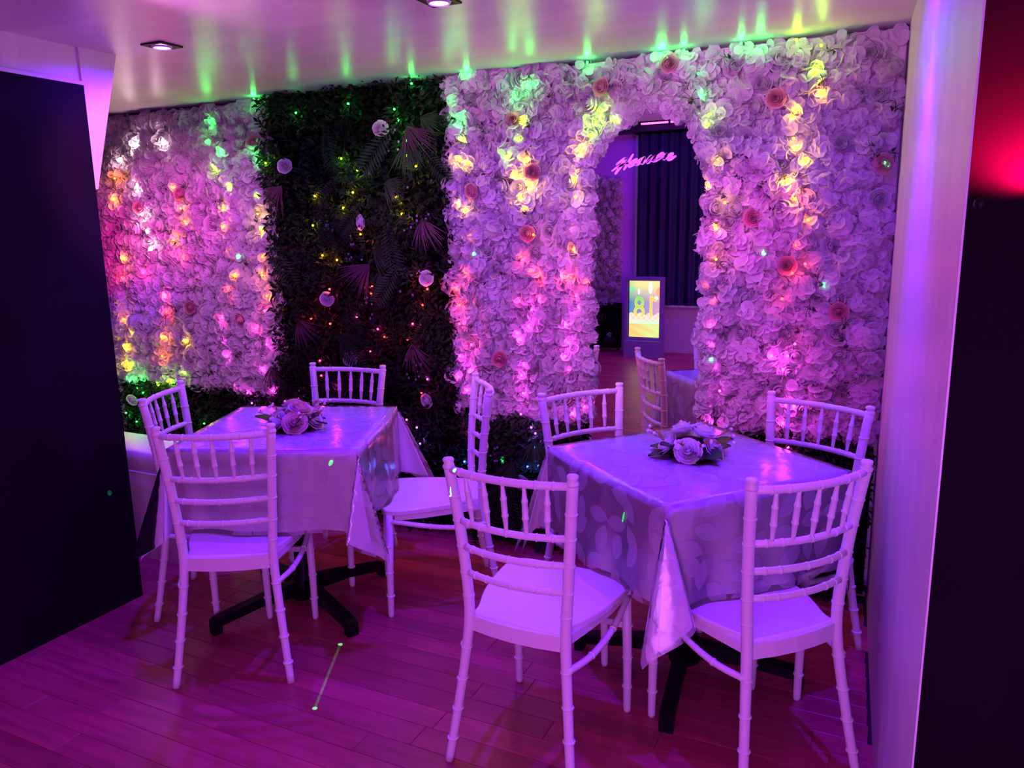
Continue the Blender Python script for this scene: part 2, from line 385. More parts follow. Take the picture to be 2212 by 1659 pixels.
ARCH = [at(*q, YM) for q in ((1276, 900), (1276, 420), (1288, 335), (1318, 300), (1345, 272), (1400, 252), (1420, 240), (1440, 250), (1478, 265), (1503, 300), (1520, 350), (1518, 480), (1506, 640), (1504, 900))]
def in_arch(x, z, g=0.):
    L_, R_ = -1.187+g, -.712-g
    if z < 1.80: return L_ < x < R_
    pts = [(p.x, p.z) for p in ARCH]
    top = np.interp(x, sorted(p[0] for p in pts[2:10]), [p[1] for p in sorted(pts[2:10])]) - g
    return L_ < x < R_ and z < top

def flower_panel(label, x0, x1, z0, z1, hole, seed, spacing=.09, ybase=3.305, keep=None, facing=1, pink=()):
    r_ = random.Random(seed)
    cx = (x0+x1)/2
    t = thing('flower_wall_panel', label, 'flower wall', (cx, ybase if facing > 0 else ybase, z0))
    if facing < 0: t.rotation_euler = (0, 0, PI)
    def loc(x, d, z): return ((x-cx)*facing, -d, z-z0)      # d: distance out from the backing
    # backing mat
    b = MB()
    nx = int((x1-x0)/.05); nz_ = int((z1-z0)/.05)
    for i in range(nx):
        for k in range(nz_):
            xa, za = x0+i*(x1-x0)/nx, z0+k*(z1-z0)/nz_
            if hole and in_arch(xa+.025, za+.025, -.02): continue
            p = loc(xa, 0, za); w_ = (x1-x0)/nx*facing; h_ = (z1-z0)/nz_
            b.box(min(p[0], p[0]+w_), max(p[0], p[0]+w_), 0, .05, p[2], p[2]+h_)
    part('backing', b, M['board'], t)
    # loose petals that fill the gaps
    b = MB(); n = int((x1-x0)*(z1-z0)*1500)
    for i in range(n):
        x, z = r_.uniform(x0, x1), r_.uniform(z0, z1)
        if hole and in_arch(x, z, -.03): continue
        c = Vector(loc(x, r_.uniform(.005, .03), z)); petal_fan(b, c, Vector((r_.uniform(-.7, .7), -1, r_.uniform(-.7, .7))), .024*(.8+.4*r_.random()), r_)
    o = part('petals', b, M['petal'], t, True); o['kind'] = 'stuff'
    # flower heads
    for (x, z) in pink:
        link('pink_rose', r_.choice(ROP), t, loc(x, .045, z), (r_.uniform(-.3, .3), r_.uniform(-3, 3), r_.uniform(-.35, .35)))
    z = z0+.02; row = 0; cnt = 0
    while z < z1-.01:
        x = x0+.02+(row % 2)*spacing/2
        while x < x1-.01:
            xx, zz = x+r_.uniform(-.018, .018), min(z+r_.uniform(-.018, .018), z1-.035)
            if not (hole and in_arch(xx, zz, -.022)) and all((xx-a)**2+(zz-c)**2 > .034**2 for a, c in pink):
                s_ = r_.uniform(.85, 1.15)
                if r_.random() < .22: me = r_.choice(ROW)
                else: me = r_.choice(HYD)
                link('flower_head', me, t, loc(xx, r_.uniform(0, .012) + (.022 if hole and in_arch(xx, zz, -.07) else 0), zz), (r_.uniform(-.35, .35), r_.uniform(-3, 3), r_.uniform(-.35, .35)), (s_, s_*r_.uniform(.85, 1.1), s_)); cnt += 1
            x += spacing
        z += spacing*.87; row += 1
    if hole:
        P_ = [(-1.205, .70)]+[(-1.205, .70+.068*k) for k in range(1, 16)]+[(-1.185, 1.80), (-1.15, 1.865), (-1.105, 1.925), (-1.05, 1.97), (-.985, 2.0), (-.92, 2.018), (-.855, 2.014), (-.79, 1.985), (-.742, 1.93), (-.708, 1.865), (-.680, 1.80)]+[(-.668, 1.735-.066*k) for k in range(16)]
        for (x, z) in P_:
            s_ = r_.uniform(.62, .85); link('flower_head', r_.choice(HYD), t, loc(x+r_.uniform(-.012, .012), r_.uniform(.028, .04), z+r_.uniform(-.012, .012)), (r_.uniform(-.3, .3), r_.uniform(-3, 3), r_.uniform(-.3, .3)), (s_,)*3)
    for i in range(int((x1-x0)*(z1-z0)*26)):
        x, z = r_.uniform(x0, x1), r_.uniform(z0, z1-.03)
        if hole and in_arch(x, z, -.04): continue
        link('sprig', r_.choice(SPR), t, loc(x, r_.uniform(.03, .045), z), (r_.uniform(-.4, .4), r_.uniform(-2, 2), 0), (r_.uniform(.8, 1.3),)*3)
    return t
PK = lambda *qs: [(at(a, c, 3.25).x, at(a, c, 3.25).z) for a, c in qs]
flower_panel('white flower wall panel between the black partition and the dark leaf panel', -4.36, -2.98, .655, 2.205, False, 101, .094,
             pink=PK((388, 420), (410, 665), (300, 450), (520, 690), (545, 310)))
flower_panel('white flower wall panel between the dark leaf panel and the arched mirror', -1.90, -1.19, .655, 2.205, False, 102, .086,
             pink=PK((1107, 260), (1020, 412), (1140, 505), (1078, 775), (1148, 372)))
flower_panel('white flower wall panel around the mirror arch and on to the right-hand wall', -1.19, -.002, .685, 2.205, True, 103, .086,
             pink=PK((1300, 188), (1443, 135), (1676, 213), (1912, 352), (1625, 470), (1812, 672), (1700, 575)))

# ------------------------------------------------------------------ leaf panels
def foliage(b, r_, x0, x1, z0, z1, n, depth, lmin, lmax):
    for i in range(n):
        x, z = r_.uniform(x0, x1), r_.uniform(z0, z1); edge = max(0, min(x-x0, x1-x, .08))/.08
        c = Vector((x, -r_.uniform(.01, depth)*(.55+.45*edge), z))
        d = Vector((r_.uniform(-1, 1), -r_.uniform(.15, 1.1), r_.uniform(-1, .8)))
        l = r_.uniform(lmin, lmax); leafblade(b, c, d, Vector((r_.uniform(-.6, .6), -1, r_.uniform(-.2, 1))), l, l*r_.uniform(.3, .5))
def leaf_panel(label, x0, x1, z0, z1, n, seed, depth=.105, ybase=3.30, facing=1, roses=(), fronds=0, palms=0, palm_at=(), frond_at=(), blossoms=0):
    r_ = random.Random(seed); cx = (x0+x1)/2
    t = thing('leaf_wall_panel', label, 'leaf wall', (cx, ybase, z0), 0 if facing > 0 else PI)
    a, c = (x0-cx), (x1-cx)
    b = MB(); b.box(a, c, 0, .06, 0, z1-z0); part('backing', b, M['dark_board'], t)
    for k, (m_, sh) in enumerate((('leaf', .5), ('leaf_mid', .32), ('leaf_brown', .18))):
        b = MB()
        if k == 0: foliage(b, r_, a, c, 0, z1-z0, int(n*sh), depth, .028, .056)
        else:
            for q in range(18):          # the other plants grow in patches
                px_, pz_ = r_.uniform(a, c), r_.uniform(0, z1-z0); s_ = r_.uniform(.08, .17)
                foliage(b, r_, max(a, px_-s_), min(c, px_+s_), max(0, pz_-s_), min(z1-z0, pz_+s_), int(n*sh/18), depth*1.05, .018, .045)
        o = part('foliage', b, M[m_], t); o['kind'] = 'stuff'
    for (x, z) in roses: link('white_rose', r_.choice(ROW), t, ((x-cx)*facing, -.10, z-z0), (r_.uniform(-.4, .1), r_.uniform(-3, 3), r_.uniform(-.1, .5)), (.80, .6, .80))
    fr = [((x-cx), z-z0) for x, z in frond_at] + [(r_.uniform(a+.08, c-.08), r_.uniform(.15, z1-z0-.05)) for i in range(fronds)]
    for (x, z) in fr: link('fern_frond', r_.choice(FRN), t, (x, -.075, z), (r_.uniform(-.1, .3), r_.uniform(-.9, .9), r_.uniform(-.4, .4)), (r_.uniform(.8, 1.15),)*3)
    pm = [((x-cx), z-z0, 0) for x, z in palm_at] + [(r_.uniform(a+.05, c-.05), r_.uniform(.1, z1-z0-.05), 3) for i in range(palms)]
    for (x, z, k) in pm: link('palm_spray', PLM[k] if k else r_.choice(PLM[:3]), t, (x, -.085, z), (r_.uniform(-.1, .1), r_.uniform(-.8, .8) if k else r_.uniform(-.3, .3), 0), (r_.uniform(.75, 1.1),)*3)
    if blossoms:
        b = MB()
        for g in range(blossoms):
            gx, gz = r_.uniform(a+.1, c-.1), r_.uniform(.1, z1-z0-.1)
            for i in range(9):
                p = Vector((gx+r_.gauss(0, .03), -.10-r_.random()*.012, gz+r_.gauss(0, .045)))
                for k in range(5):
                    q = 2*PI*k/5; e = p+Vector((math.cos(q), -.2, math.sin(q)))*.006; f_ = Vector((-math.sin(q), 0, math.cos(q)))*.0022
                    b.add([p, e+f_, e-f_], [(0, 1, 2)])
        o = part('tiny_blossoms', b, M['lilac'], t); o['kind'] = 'stuff'
    return t
LP = lambda *qs: [(at(a, c, 3.2).x, at(a, c, 3.2).z) for a, c in qs]
leaf_panel('tall dark green artificial leaf panel with white roses and coloured fairy lights', -3.02, -1.88, .02, 2.216, 15000, 201,
           roses=LP((823, 279), (616, 360), (783, 480), (923, 601), (708, 645), (758, 775), (925, 865)),
           palm_at=LP((880, 272), (610, 400), (800, 570), (645, 690), (890, 740), (585, 790), (912, 470)), fronds=16, palms=9,
           frond_at=LP((575, 520), (700, 260), (690, 330), (730, 380)), blossoms=8)
leaf_panel('low dark leaf strip under the flower panel beside the black partition', -4.36, -3.02, .02, .645, 4200, 202, depth=.085, fronds=8, palms=6,
           roses=LP((288, 862),))
leaf_panel('low dark leaf strip under the flower panel beside the mirror', -1.88, -1.20, .02, .645, 3200, 203, depth=.095, fronds=5, palms=7, blossoms=2,
           roses=LP((1127, 1040),))
leaf_panel('low dark leaf strip in the corner under the flower panel by the right-hand wall', -.70, -.01, .02, .675, 2600, 204, depth=.085, fronds=3, palms=3)

# ------------------------------------------------------------------ arched mirror and its lettering
mt = thing('arched_mirror', 'tall mirror framed by white flowers with pink script lettering on it', 'mirror', (-.95, YM, .08))

def arch_poly(g):
    l, r_, zt = -.237-g, .262+g, [(-.222, 1.755), (-.16, 1.835), (-.09, 1.90), (.0, 1.935), (.07, 1.932), (.16, 1.885), (.23, 1.80)]
    return [(l, 0), (r_, 0), (r_, 1.68)]+[(x*(1+g*3), z+g) for x, z in zt[::-1]]+[(l, 1.66)]
mb = MB(); mb.prism(arch_poly(.006)[::-1], 'y', 0, .005); part('glass', mb, M['mirror'], mt)
mb = MB(); mb.prism(arch_poly(.010)[::-1], 'y', .0055, .098); part('backing_board', mb, M['black_metal'], mt)
def ribbon(strokes, w, th, smooth_n=5):
    b = MB()
    for st in strokes:
        ww = st[0]; P = [Vector((x, -z_)) for x, z_ in st[1:]]
        # Catmull-Rom resample
        Q = []
        for i in range(len(P)-1):
            p0 = P[max(i-1, 0)]; p1 = P[i]; p2 = P[i+1]; p3 = P[min(i+2, len(P)-1)]
            for k in range(smooth_n):
                t = k/smooth_n
                Q.append(.5*((2*p1)+(p2-p0)*t+(2*p0-5*p1+4*p2-p3)*t*t+(3*p1-p0-3*p2+p3)*t**3))
        Q.append(P[-1]); n = len(Q); top = []; 
        for i, q in enumerate(Q):
            t = (Q[min(i+1, n-1)]-Q[max(i-1, 0)]).normalized(); nn = Vector((-t.y, t.x)); s_ = i/(n-1)
            r2 = ww*w*(.55+.45*math.sin(PI*min(1, max(0, s_*1.0)))**.6)
            top.append((q+nn*r2, q-nn*r2))
        vs = []
        for a, c in top: vs += [(a.x, -th, a.y), (c.x, -th, c.y), (a.x, 0, a.y), (c.x, 0, c.y)]
        fs = []
        for i in range(n-1):
            o = i*4; fs += [(o, o+4, o+5, o+1), (o+2, o+3, o+7, o+6), (o, o+2, o+6, o+4), (o+1, o+5, o+7, o+3)]
        fs += [(0, 1, 3, 2), (n*4-4, n*4-2, n*4-1, n*4-3)]
        b.add(vs, fs)
    return b
HV = [
 [(1., (278,598),(400,500),(520,415),(590,405)), (1.25, (585,402),(500,520),(420,630),(330,750),(245,862)), (.8, (152,775),(300,672),(420,610),(560,552),(640,540)), (1.1, (778,285),(700,410),(620,540),(560,640),(498,735))],
 [(.9, (690,585),(790,545),(860,480),(875,435),(830,440),(740,500),(660,585),(645,635),(700,640),(790,595),(870,555))],
 [(.95, (1120,375),(1060,385),(960,455),(870,545),(865,585),(930,570),(1030,480),(1120,378)), (.95, (1110,395),(1050,480),(1015,545),(1060,540),(1130,470),(1180,430))],
 [(1.05, (1180,430),(1260,360),(1310,325)), (1.1, (1310,325),(1240,420),(1170,515),(1220,510),(1320,420),(1420,320)), (.8, (1420,320),(1380,375),(1350,420))],
 [(.95, (1400,440),(1500,390),(1590,310),(1625,265),(1570,262),(1450,350),(1350,440),(1330,480),(1400,478),(1500,425),(1600,360),(1650,330))],
 [(1.05, (1640,340),(1740,258)), (1.1, (1740,258),(1680,350),(1625,420),(1690,390),(1790,300),(1860,250)), (1.1, (1860,250),(1880,275),(1810,360),(1750,430),(1820,430),(1900,375),(1978,328))],
]
hx = lambda p: (-1.1178+p[0]*1.5128e-4+p[1]*1.12e-6, -(1.8709-p[0]*9.15e-6-p[1]*1.4593e-4))
lt = thing('lettering', 'pink handwritten script word stuck across the top of the mirror', 'lettering', (-.95, YM-.0002, 1.78))
for st in HV:
    ss = [[s_[0]]+[(hx(p)[0]+.95, hx(p)[1]+1.78) for p in s_[1:]] for s_ in st]
    part('letter', ribbon(ss, .0054, .0006), M['letter'], lt)

# ------------------------------------------------------------------ fairy lights
CC = dict(g=(.03, 1, .10), l=(.36, 1, .0), y=(1, .58, .0), o=(1, .24, .0), r=(1, .05, .05), p=(1, .05, .30), m=(1, .06, .85), v=(.38, .08, 1), b=(.06, .12, 1), w=(1, .72, .80))
GL = {k: glow('bulb_'+k, tuple(c**1.15+.012 for c in v), 9) for k, v in CC.items()}
mb = MB()
for i in range(5):
    pass
def ball(R, n=8, mrows=5):
    b = MB(); vs = [(0, 0, R)]; fs = []
    for j in range(1, mrows):
        th = PI*j/mrows
        for i in range(n): vs.append((R*math.sin(th)*math.cos(2*PI*i/n), R*math.sin(th)*math.sin(2*PI*i/n), R*math.cos(th)))
    vs.append((0, 0, -R)); e = len(vs)-1
    for i in range(n):
        fs.append((0, 1+i, 1+(i+1) % n)); fs.append((e, e-n+(i+1) % n, e-n+i))
    for j in range(mrows-2):
        for i in range(n): a = 1+j*n+i; c = 1+j*n+(i+1) % n; fs.append((a, a+n, c+n, c))
    b.add(vs, fs); return b
BM = {k: ball(.0055).mesh('bulb', True, [GL[k]]) for k in CC}
YF, YL = 3.226, 3.185
def light_string(label, pts, Y, seed, step=None, gain=1.):
    # pts: (px, py, colour[, depth offset]) of every bulb, top to bottom
    r_ = random.Random(seed); t = thing('fairy_light_string', label, 'string lights', (0, 0, 0), 0, 'curtain of coloured fairy lights')
    W_ = []
    for q in pts:
        p = at(q[0], q[1], Y); p.z = min(p.z, 2.205); W_.append((p, q[2], q[3] if len(q) > 3 else (r_.uniform(.008, .028) if Y == YF else .012)))
    t.location = W_[0][0]; o0 = W_[0][0]
    path = []
    for i, (p, c, d) in enumerate(W_):
        path.append(p-o0+Vector((.004, .012+max(d, 0)+(.02 if Y == YF else 0), .012)))
        if i < len(W_)-1:
            n = W_[i+1][0]; mid = (p+n)/2-o0; path.append(mid+Vector((r_.uniform(-.02, .02), .025, r_.uniform(-.01, .01))))
    if len(path) > 1:
        b = MB(); b.tube(path, .0007 if Y == YF else .001, 4); part('wire', b, M['wire_clear' if Y == YF else 'wire'], t)
    for p, c, d in W_:
        q = p-o0+Vector((0, d, 0)); link('bulb', BM[c], t, q)
        lamp('bulb_light', 'POINT', q, P_BULB*gain*r_.uniform(.7, 1.2)*(.4 if Y == YF and d < .0 else 1)*(.95 if c in 'mp' else 1.45)*(.75 if p.z > 2.08 else 1), CC[c], t, .011)
S = [
 ('first fairy light strand beside the black partition, pale then orange', [(250,345,'w'),(243,385,'o'),(240,430,'o'),(262,560,'o'),(255,600,'r'),(262,690,'o'),(266,750,'y'),(268,790,'y'),(276,825,'g'),(291,840,'g')], YF),
 ('second fairy light strand from the black partition, white at the top', [(285,312,'w'),(278,330,'w'),(287,405,'w'),(302,465,'w'),(315,500,'w'),(318,535,'w'),(305,590,'p'),(280,720,'y'),(278,790,'l'),(297,822,'g')], YF),
 ('third fairy light strand from the black partition, white then red', [(335,268,'w'),(345,310,'w'),(368,405,'o'),(385,450,'o'),(395,478,'o'),(372,520,'o'),(390,555,'r'),(348,640,'r'),(352,675,'r'),(350,730,'o'),(393,740,'y'),(347,770,'o'),(392,805,'l'),(360,825,'l'),(340,833,'l')], YF),
 ('fourth fairy light strand from the black partition, green down to magenta', [(450,264,'g'),(440,305,'g'),(472,330,'g'),(455,365,'l'),(487,405,'l'),(478,447,'y'),(475,490,'o'),(490,545,'o'),(502,597,'o'),(485,625,'r'),(493,650,'r'),(475,687,'p'),(480,735,'m'),(484,770,'m'),(506,838,'m')], YF),
 ('fairy light strand on the flowers beside the left edge of the leaf panel', [(545,212,'g'),(540,320,'g'),(552,345,'g'),(550,420,'l'),(553,462,'y'),(557,497,'y'),(563,555,'o'),(560,595,'o'),(573,640,'o'),(565,672,'p'),(550,710,'p'),(572,745,'m'),(560,800,'m'),(585,845,'m'),(530,850,'m')], YF),
 ('fairy light strand down the left of the leaf panel, green to red', [(635,243,'g',0),(570,352,'l'),(676,423,'y',0),(672,487,'y',0),(690,552,'o',.01),(724,562,'o',.0),(708,625,'r',0),(690,656,'r',.02),(660,690,'r',.03),(710,700,'r'),(687,780,'p',0),(690,812,'p',0),(718,835,'m',0),(612,868,'m',0),(540,872,'v',0)], YL),
 ('fairy light strand down the middle of the leaf panel, green to pink', [(748,223,'g',0),(733,342,'l',0),(768,367,'l',0),(738,449,'y',0),(753,415,'y',.02),(775,506,'o',.0),(790,635,'r',.03),(795,620,'r',.02),(767,685,'p',.0),(810,712,'p',.01),(822,730,'r',.02),(797,760,'p',0),(706,868,'m',0),(640,862,'m')], YL),
 ('fairy light strand down the right of the leaf panel, green to violet', [(880,178,'g',.02),(848,235,'g',0),(858,260,'g',0),(868,302,'g',.02),(870,335,'l',.02),(890,358,'y',.02),(852,425,'y',0),(862,462,'y',.01),(893,592,'r',.02),(920,625,'r',0),(905,660,'r',.02),(888,700,'p',0),(872,735,'r',.02),(920,820,'m',0),(905,850,'r',.01),(875,908,'m',.0),(897,925,'v',0),(904,960,'v',0)], YL),
 ('fairy light strand on the flowers beside the right edge of the leaf panel', [(1005,160,'g'),(973,215,'g',-.01),(990,245,'g'),(985,262,'g'),(995,300,'l'),(985,342,'y'),(1005,352,'y'),(985,440,'y'),(1000,455,'y'),(1012,515,'o'),(1003,590,'r'),(983,625,'r'),(988,660,'r'),(990,700,'p'),(1016,745,'p'),(990,770,'m'),(1012,800,'m'),(985,815,'m'),(1005,845,'m')], YF),
 ('fairy light strand down the middle of the flowers beside the mirror', [(1143,182,'g'),(1110,220,'g',-.015),(1108,200,'g'),(1125,258,'l'),(1115,300,'l'),(1095,338,'l'),(1130,345,'y'),(1115,380,'y'),(1140,400,'y'),(1120,425,'y'),(1130,450,'y'),(1155,507,'o',-.015),(1120,555,'r'),(1145,585,'r'),(1160,595,'r'),(1120,650,'p'),(1162,645,'p'),(1145,670,'m'),(1140,705,'m'),(1112,720,'m'),(1118,735,'m'),(1130,790,'m'),(1125,812,'m'),(1128,850,'m'),(1128,893,'m',-.015)], YF),
 ('fairy light strand on the flowers at the left edge of the mirror', [(1265,133,'g'),(1290,238,'l'),(1285,262,'l'),(1328,262,'l',-.012),(1275,290,'l'),(1250,322,'y'),(1235,385,'y'),(1245,425,'y',-.015),(1237,540,'o'),(1235,495,'o'),(1215,600,'r'),(1230,600,'r'),(1262,610,'r'),(1240,640,'p'),(1248,665,'m'),(1218,700,'m'),(1225,740,'m'),(1218,770,'m'),(1225,800,'m'),(1265,877,'m',-.015),(1235,895,'m')], YF),
 ('blue fairy lights on the low leaf strip beside the mirror', [(1145,925,'v',0),(1153,968,'b',0),(1160,1008,'b',0),(1137,1010,'b',0),(998,1000,'b',.01),(1008,930,'p',.01),(1150,940,'v',.02)], YL),
 ('green fairy lights on the low leaf strip by the black partition', [(268,893,'g',0),(291,912,'g',0),(365,868,'g',.01),(437,916,'g',0),(362,842,'l',.01),(302,850,'g',.01)], YL),
 ('fairy light strand over the mirror arch, green at the ceiling', [(1430,110,'g'),(1420,92,'g'),(1475,100,'g'),(1510,160,'g',-.012),(1515,205,'g'),(1535,248,'l',-.012),(1527,270,'l'),(1552,345,'y',-.01),(1528,400,'y'),(1567,438,'y',-.012),(1545,490,'o'),(1548,560,'o',-.01),(1525,615,'r'),(1540,650,'r'),(1535,700,'p',-.01),(1535,745,'m'),(1545,795,'m'),(1556,843,'m',-.015),(1530,880,'m'),(1530,915,'m')], YF),
 ('fairy light strand on the flowers nearest the right-hand wall', [(1600,88,'g'),(1640,100,'g'),(1720,85,'l'),(1775,100,'l',-.015),(1765,140,'l'),(1760,155,'l'),(1775,200,'y'),(1720,235,'y'),(1710,250,'y'),(1715,300,'y',-.01),(1720,320,'y'),(1740,345,'y'),(1700,388,'y'),(1715,430,'o'),(1745,475,'o'),(1718,530,'r'),(1740,570,'r',-.012),(1710,590,'r'),(1690,645,'r',-.01),(1718,742,'p',-.015),(1665,770,'m'),(1700,770,'m'),(1690,800,'m'),(1700,872,'m'),(1715,880,'m'),(1690,915,'m'),(1702,966,'m',0)], YF),
]
S = [(lab, [q[:3]+(q[3]+.014,) if Y == YL and len(q) > 3 else q for q in pts], Y) for lab, pts, Y in S]
for i, (lab, pts, Y) in enumerate(S): light_string(lab, pts, Y, 300+i, gain=1.0 if Y == YF else .8)

# ------------------------------------------------------------------ ceiling downlights, party light, added fill lights
E_DOWN = glow('downlight_lens', (.75, .25, 1), 9)
def downlight(x, y, label):
    t = thing('ceiling_downlight', label, 'downlight', (x, y, ZC), 0, 'violet ceiling downlights')
    b = MB(); r1 = .052
    b.box(-r1, r1, -r1, -.036, -.006, -.0005); b.box(-r1, r1, .036, r1, -.006, -.0005); b.box(-r1, -.036, -.036, .036, -.006, -.0005); b.box(.036, r1, -.036, .036, -.006, -.0005)
    part('trim', b, M['black_metal'], t)
    b = MB(); n = 24
    for k in range(n):
        q0, q1 = 2*PI*k/n, 2*PI*(k+1)/n
        f = lambda q, r, z: (r*math.cos(q), r*math.sin(q), z)
        b.add([f(q0, .038, -.0065), f(q1, .038, -.0065), f(q1, .033, -.013), f(q0, .033, -.013)], [(0, 1, 2, 3)])
        b.add([f(q0, .033, -.013), f(q1, .033, -.013), f(q1, .027, -.007), f(q0, .027, -.007)], [(0, 1, 2, 3)])
    part('ring', b, M['bare'], t, True)
    b = MB(); b.tube([(0, 0, -.0062), (0, 0, -.010)], .028, 20); part('lens', b, E_DOWN, t)
    lamp('downlight_beam', 'SPOT', (0, 0, -.016), P_DOWN, C_DOWN, t, .022, None, math.radians(72), .75)
    lamp('downlight_spill', 'SPOT', (0, 0, -.016), P_DOWN*.24, C_DOWN, t, .022, None, math.radians(168), .35)
    return t
downlight(-2.52, 2.235, 'violet ceiling downlight nearest the black partition')
downlight(-1.315, 2.24, 'violet ceiling downlight over the gap between the two tables')
downlight(-.115, 2.20, 'violet ceiling downlight close to the right-hand wall')
for q_, lab_ in (((-2.6, -2.0), 'added violet downlight, out of view, brightening the far wall of the large room'), ((.42, 1.20), 'added violet downlight, out of view, tinting the top of the passage wall')):
    d_ = downlight(*q_, lab_); d_.location.z = ZM  # two extra downlights, added to tint the far and passage walls violet
def wall_fill_spot(x, y, target, label, k=1., deg=60, col=C_FLOOD):  # invented fixture, added to brighten the flower wall
    t = thing('wall_fill_spot', label, 'fill light', (x, y, ZC-.0005), 0, 'fill spots added at the front edge of the low ceiling')
    mb = MB(); mb.box(-.03, .03, -.02, .02, -.012, 0); part('mount', mb, M['black_metal'], t)
    d = (Vector(target)-Vector((x, y, ZC-.05))).normalized(); c = Vector((0, 0, -.045))
    mb = MB(); mb.tube([c-d*.05, c-d*.045, c+d*.03, c+d*.035], [.015, .024, .026, .026], 14); part('can', mb, M['black_metal'], t, True)
    mb = MB(); mb.tube([(0, 0, -.010), c], .005, 8); part('stem', mb, M['black_metal'], t)
    q = c+d*.045; lamp('wall_fill_beam', 'SPOT', q, P_FLOOD*k, col, t, .03, q+d, math.radians(deg), .55)
wall_fill_spot(-.85, 1.33, (-.32, 3.3, 1.45), 'added black fill spot on the ceiling edge near the right-hand wall', 2.7, 66)
wall_fill_spot(-2.15, 1.33, (-1.45, 3.3, 1.60), 'added black fill spot on the ceiling edge facing the leaf panel', 1.5)
wall_fill_spot(-1.80, 1.33, (-3.66, 3.3, 1.22), 'added black fill spot on the ceiling edge aimed past the black partition', 2.1, 38, (1, .28, .85))

pt = thing('party_light', 'black effect light with coloured lenses on the ceiling edge', 'party light', (-.75, 1.40, ZC-.001))
mb = MB(); mb.box(-.015, .015, -.015, .015, -.05, 0); part('bracket', mb, M['black_metal'], pt)
mb = MB(); mb.box(-.09, .09, -.05, .05, -.13, -.05); part('housing', mb, M['black_metal'], pt)
def beam(target, col, power, deg, blend=.9, off=(0, .06, -.09)):
    loc = Vector((-.75, 1.40, ZC))+Vector(off); o = lamp('beam', 'SPOT', loc, power, col, None, .012, target, math.radians(deg), blend)
    o.parent = pt; o.location = loc-Vector(pt.location)
    return o
beam(at(255, 540, 3.24), (1, .01, .12), P_BEAM*2.6, 9)
beam(at(340, 500, 3.24), (1, .02, .70), P_BEAM*2.8, 15)
beam(at(310, 650, 3.24), (.10, .02, 1), P_BEAM*2.4, 6)
beam(at(1600, 470, 3.24), (1, .01, .45), P_BEAM*.55, 17)
beam(at(1700, 800, 3.24), (1, .02, .5), P_BEAM*.35, 20)
beam(at(1250, 600, 3.24), (1, .01, .45), P_BEAM*.25, 22)
# green laser dots: one projector, a pattern of narrow beams
lz = bpy.data.lights.new('laser', 'SPOT'); lz.energy = 6000; lz.color = (.02, 1, .12); lz.shadow_soft_size = 0.0; lz.spot_size = math.radians(170); lz.spot_blend = 0
LZ = Vector((-.66, 1.46, ZC-.09)); lo = bpy.data.objects.new('laser_beam', lz); COL.objects.link(lo); lo.parent = pt; lo.location = LZ-Vector(pt.location)
lz.use_nodes = True; nt = lz.node_tree; em = nt.nodes['Emission']
dots = [at(1645, 540, 3.225), at(1912, 352, 3.225), at(518, 550, 3.225), at(1025, 543, 3.225), at(1535, 773, 3.225), at(1778, 612, 3.225), at(697, 1050, 2.16), at(1348, 1126, 2.13), at_z(735, 1392, 0), at_z(680, 1530, 0), at(975, 1066, 1.76), at(326, 937, 1.90), at_z(840, 1285, .0), at(1085, 993, 3.2)]
tcn = nt.nodes.new('ShaderNodeTexCoord'); acc = None
qi = Vector((0, .3, -1)).to_track_quat('-Z', 'Y'); lo.rotation_euler = qi.to_euler()
for d in dots:
    v = (qi.inverted() @ (d-LZ)).normalized()
    dp = nt.nodes.new('ShaderNodeVectorMath'); dp.operation = 'DOT_PRODUCT'; dp.inputs[1].default_value = v
    nt.links.new(tcn.outputs['Normal'], dp.inputs[0])
    gt = nt.nodes.new('ShaderNodeMath'); gt.operation = 'GREATER_THAN'; gt.inputs[1].default_value = math.cos(math.radians(.20))
    ab = nt.nodes.new('ShaderNodeMath'); ab.operation = 'ABSOLUTE'; nt.links.new(dp.outputs['Value'], ab.inputs[0]); nt.links.new(ab.outputs[0], gt.inputs[0])
    if acc is None: acc = gt.outputs[0]
    else:
        ad = nt.nodes.new('ShaderNodeMath'); ad.operation = 'ADD'; nt.links.new(acc, ad.inputs[0]); nt.links.new(gt.outputs[0], ad.inputs[1]); acc = ad.outputs[0]
A_, B_ = [(qi.inverted() @ (at_z(*q, 0)-LZ)).normalized() for q in ((735, 1392), (680, 1530))]
nn_ = A_.cross(B_).normalized(); mm_ = (A_+B_).normalized()
def _math(op, a, b=None):
    k = nt.nodes.new('ShaderNodeMath'); k.operation = op
    nt.links.new(a, k.inputs[0])
    if b is not None:
        if isinstance(b, float): k.inputs[1].default_value = b
        else: nt.links.new(b, k.inputs[1])
    return k.outputs[0]
def _dot(v):
    k = nt.nodes.new('ShaderNodeVectorMath'); k.operation = 'DOT_PRODUCT'; k.inputs[1].default_value = v; nt.links.new(tcn.outputs['Normal'], k.inputs[0]); return _math('ABSOLUTE', k.outputs['Value'])
line = _math('MULTIPLY', _math('LESS_THAN', _dot(nn_), math.sin(math.radians(.11))), _math('GREATER_THAN', _dot(mm_), A_.dot(mm_)))
acc = _math('ADD', acc, _math('MULTIPLY', line, .07))
nt.links.new(acc, em.inputs['Strength'])

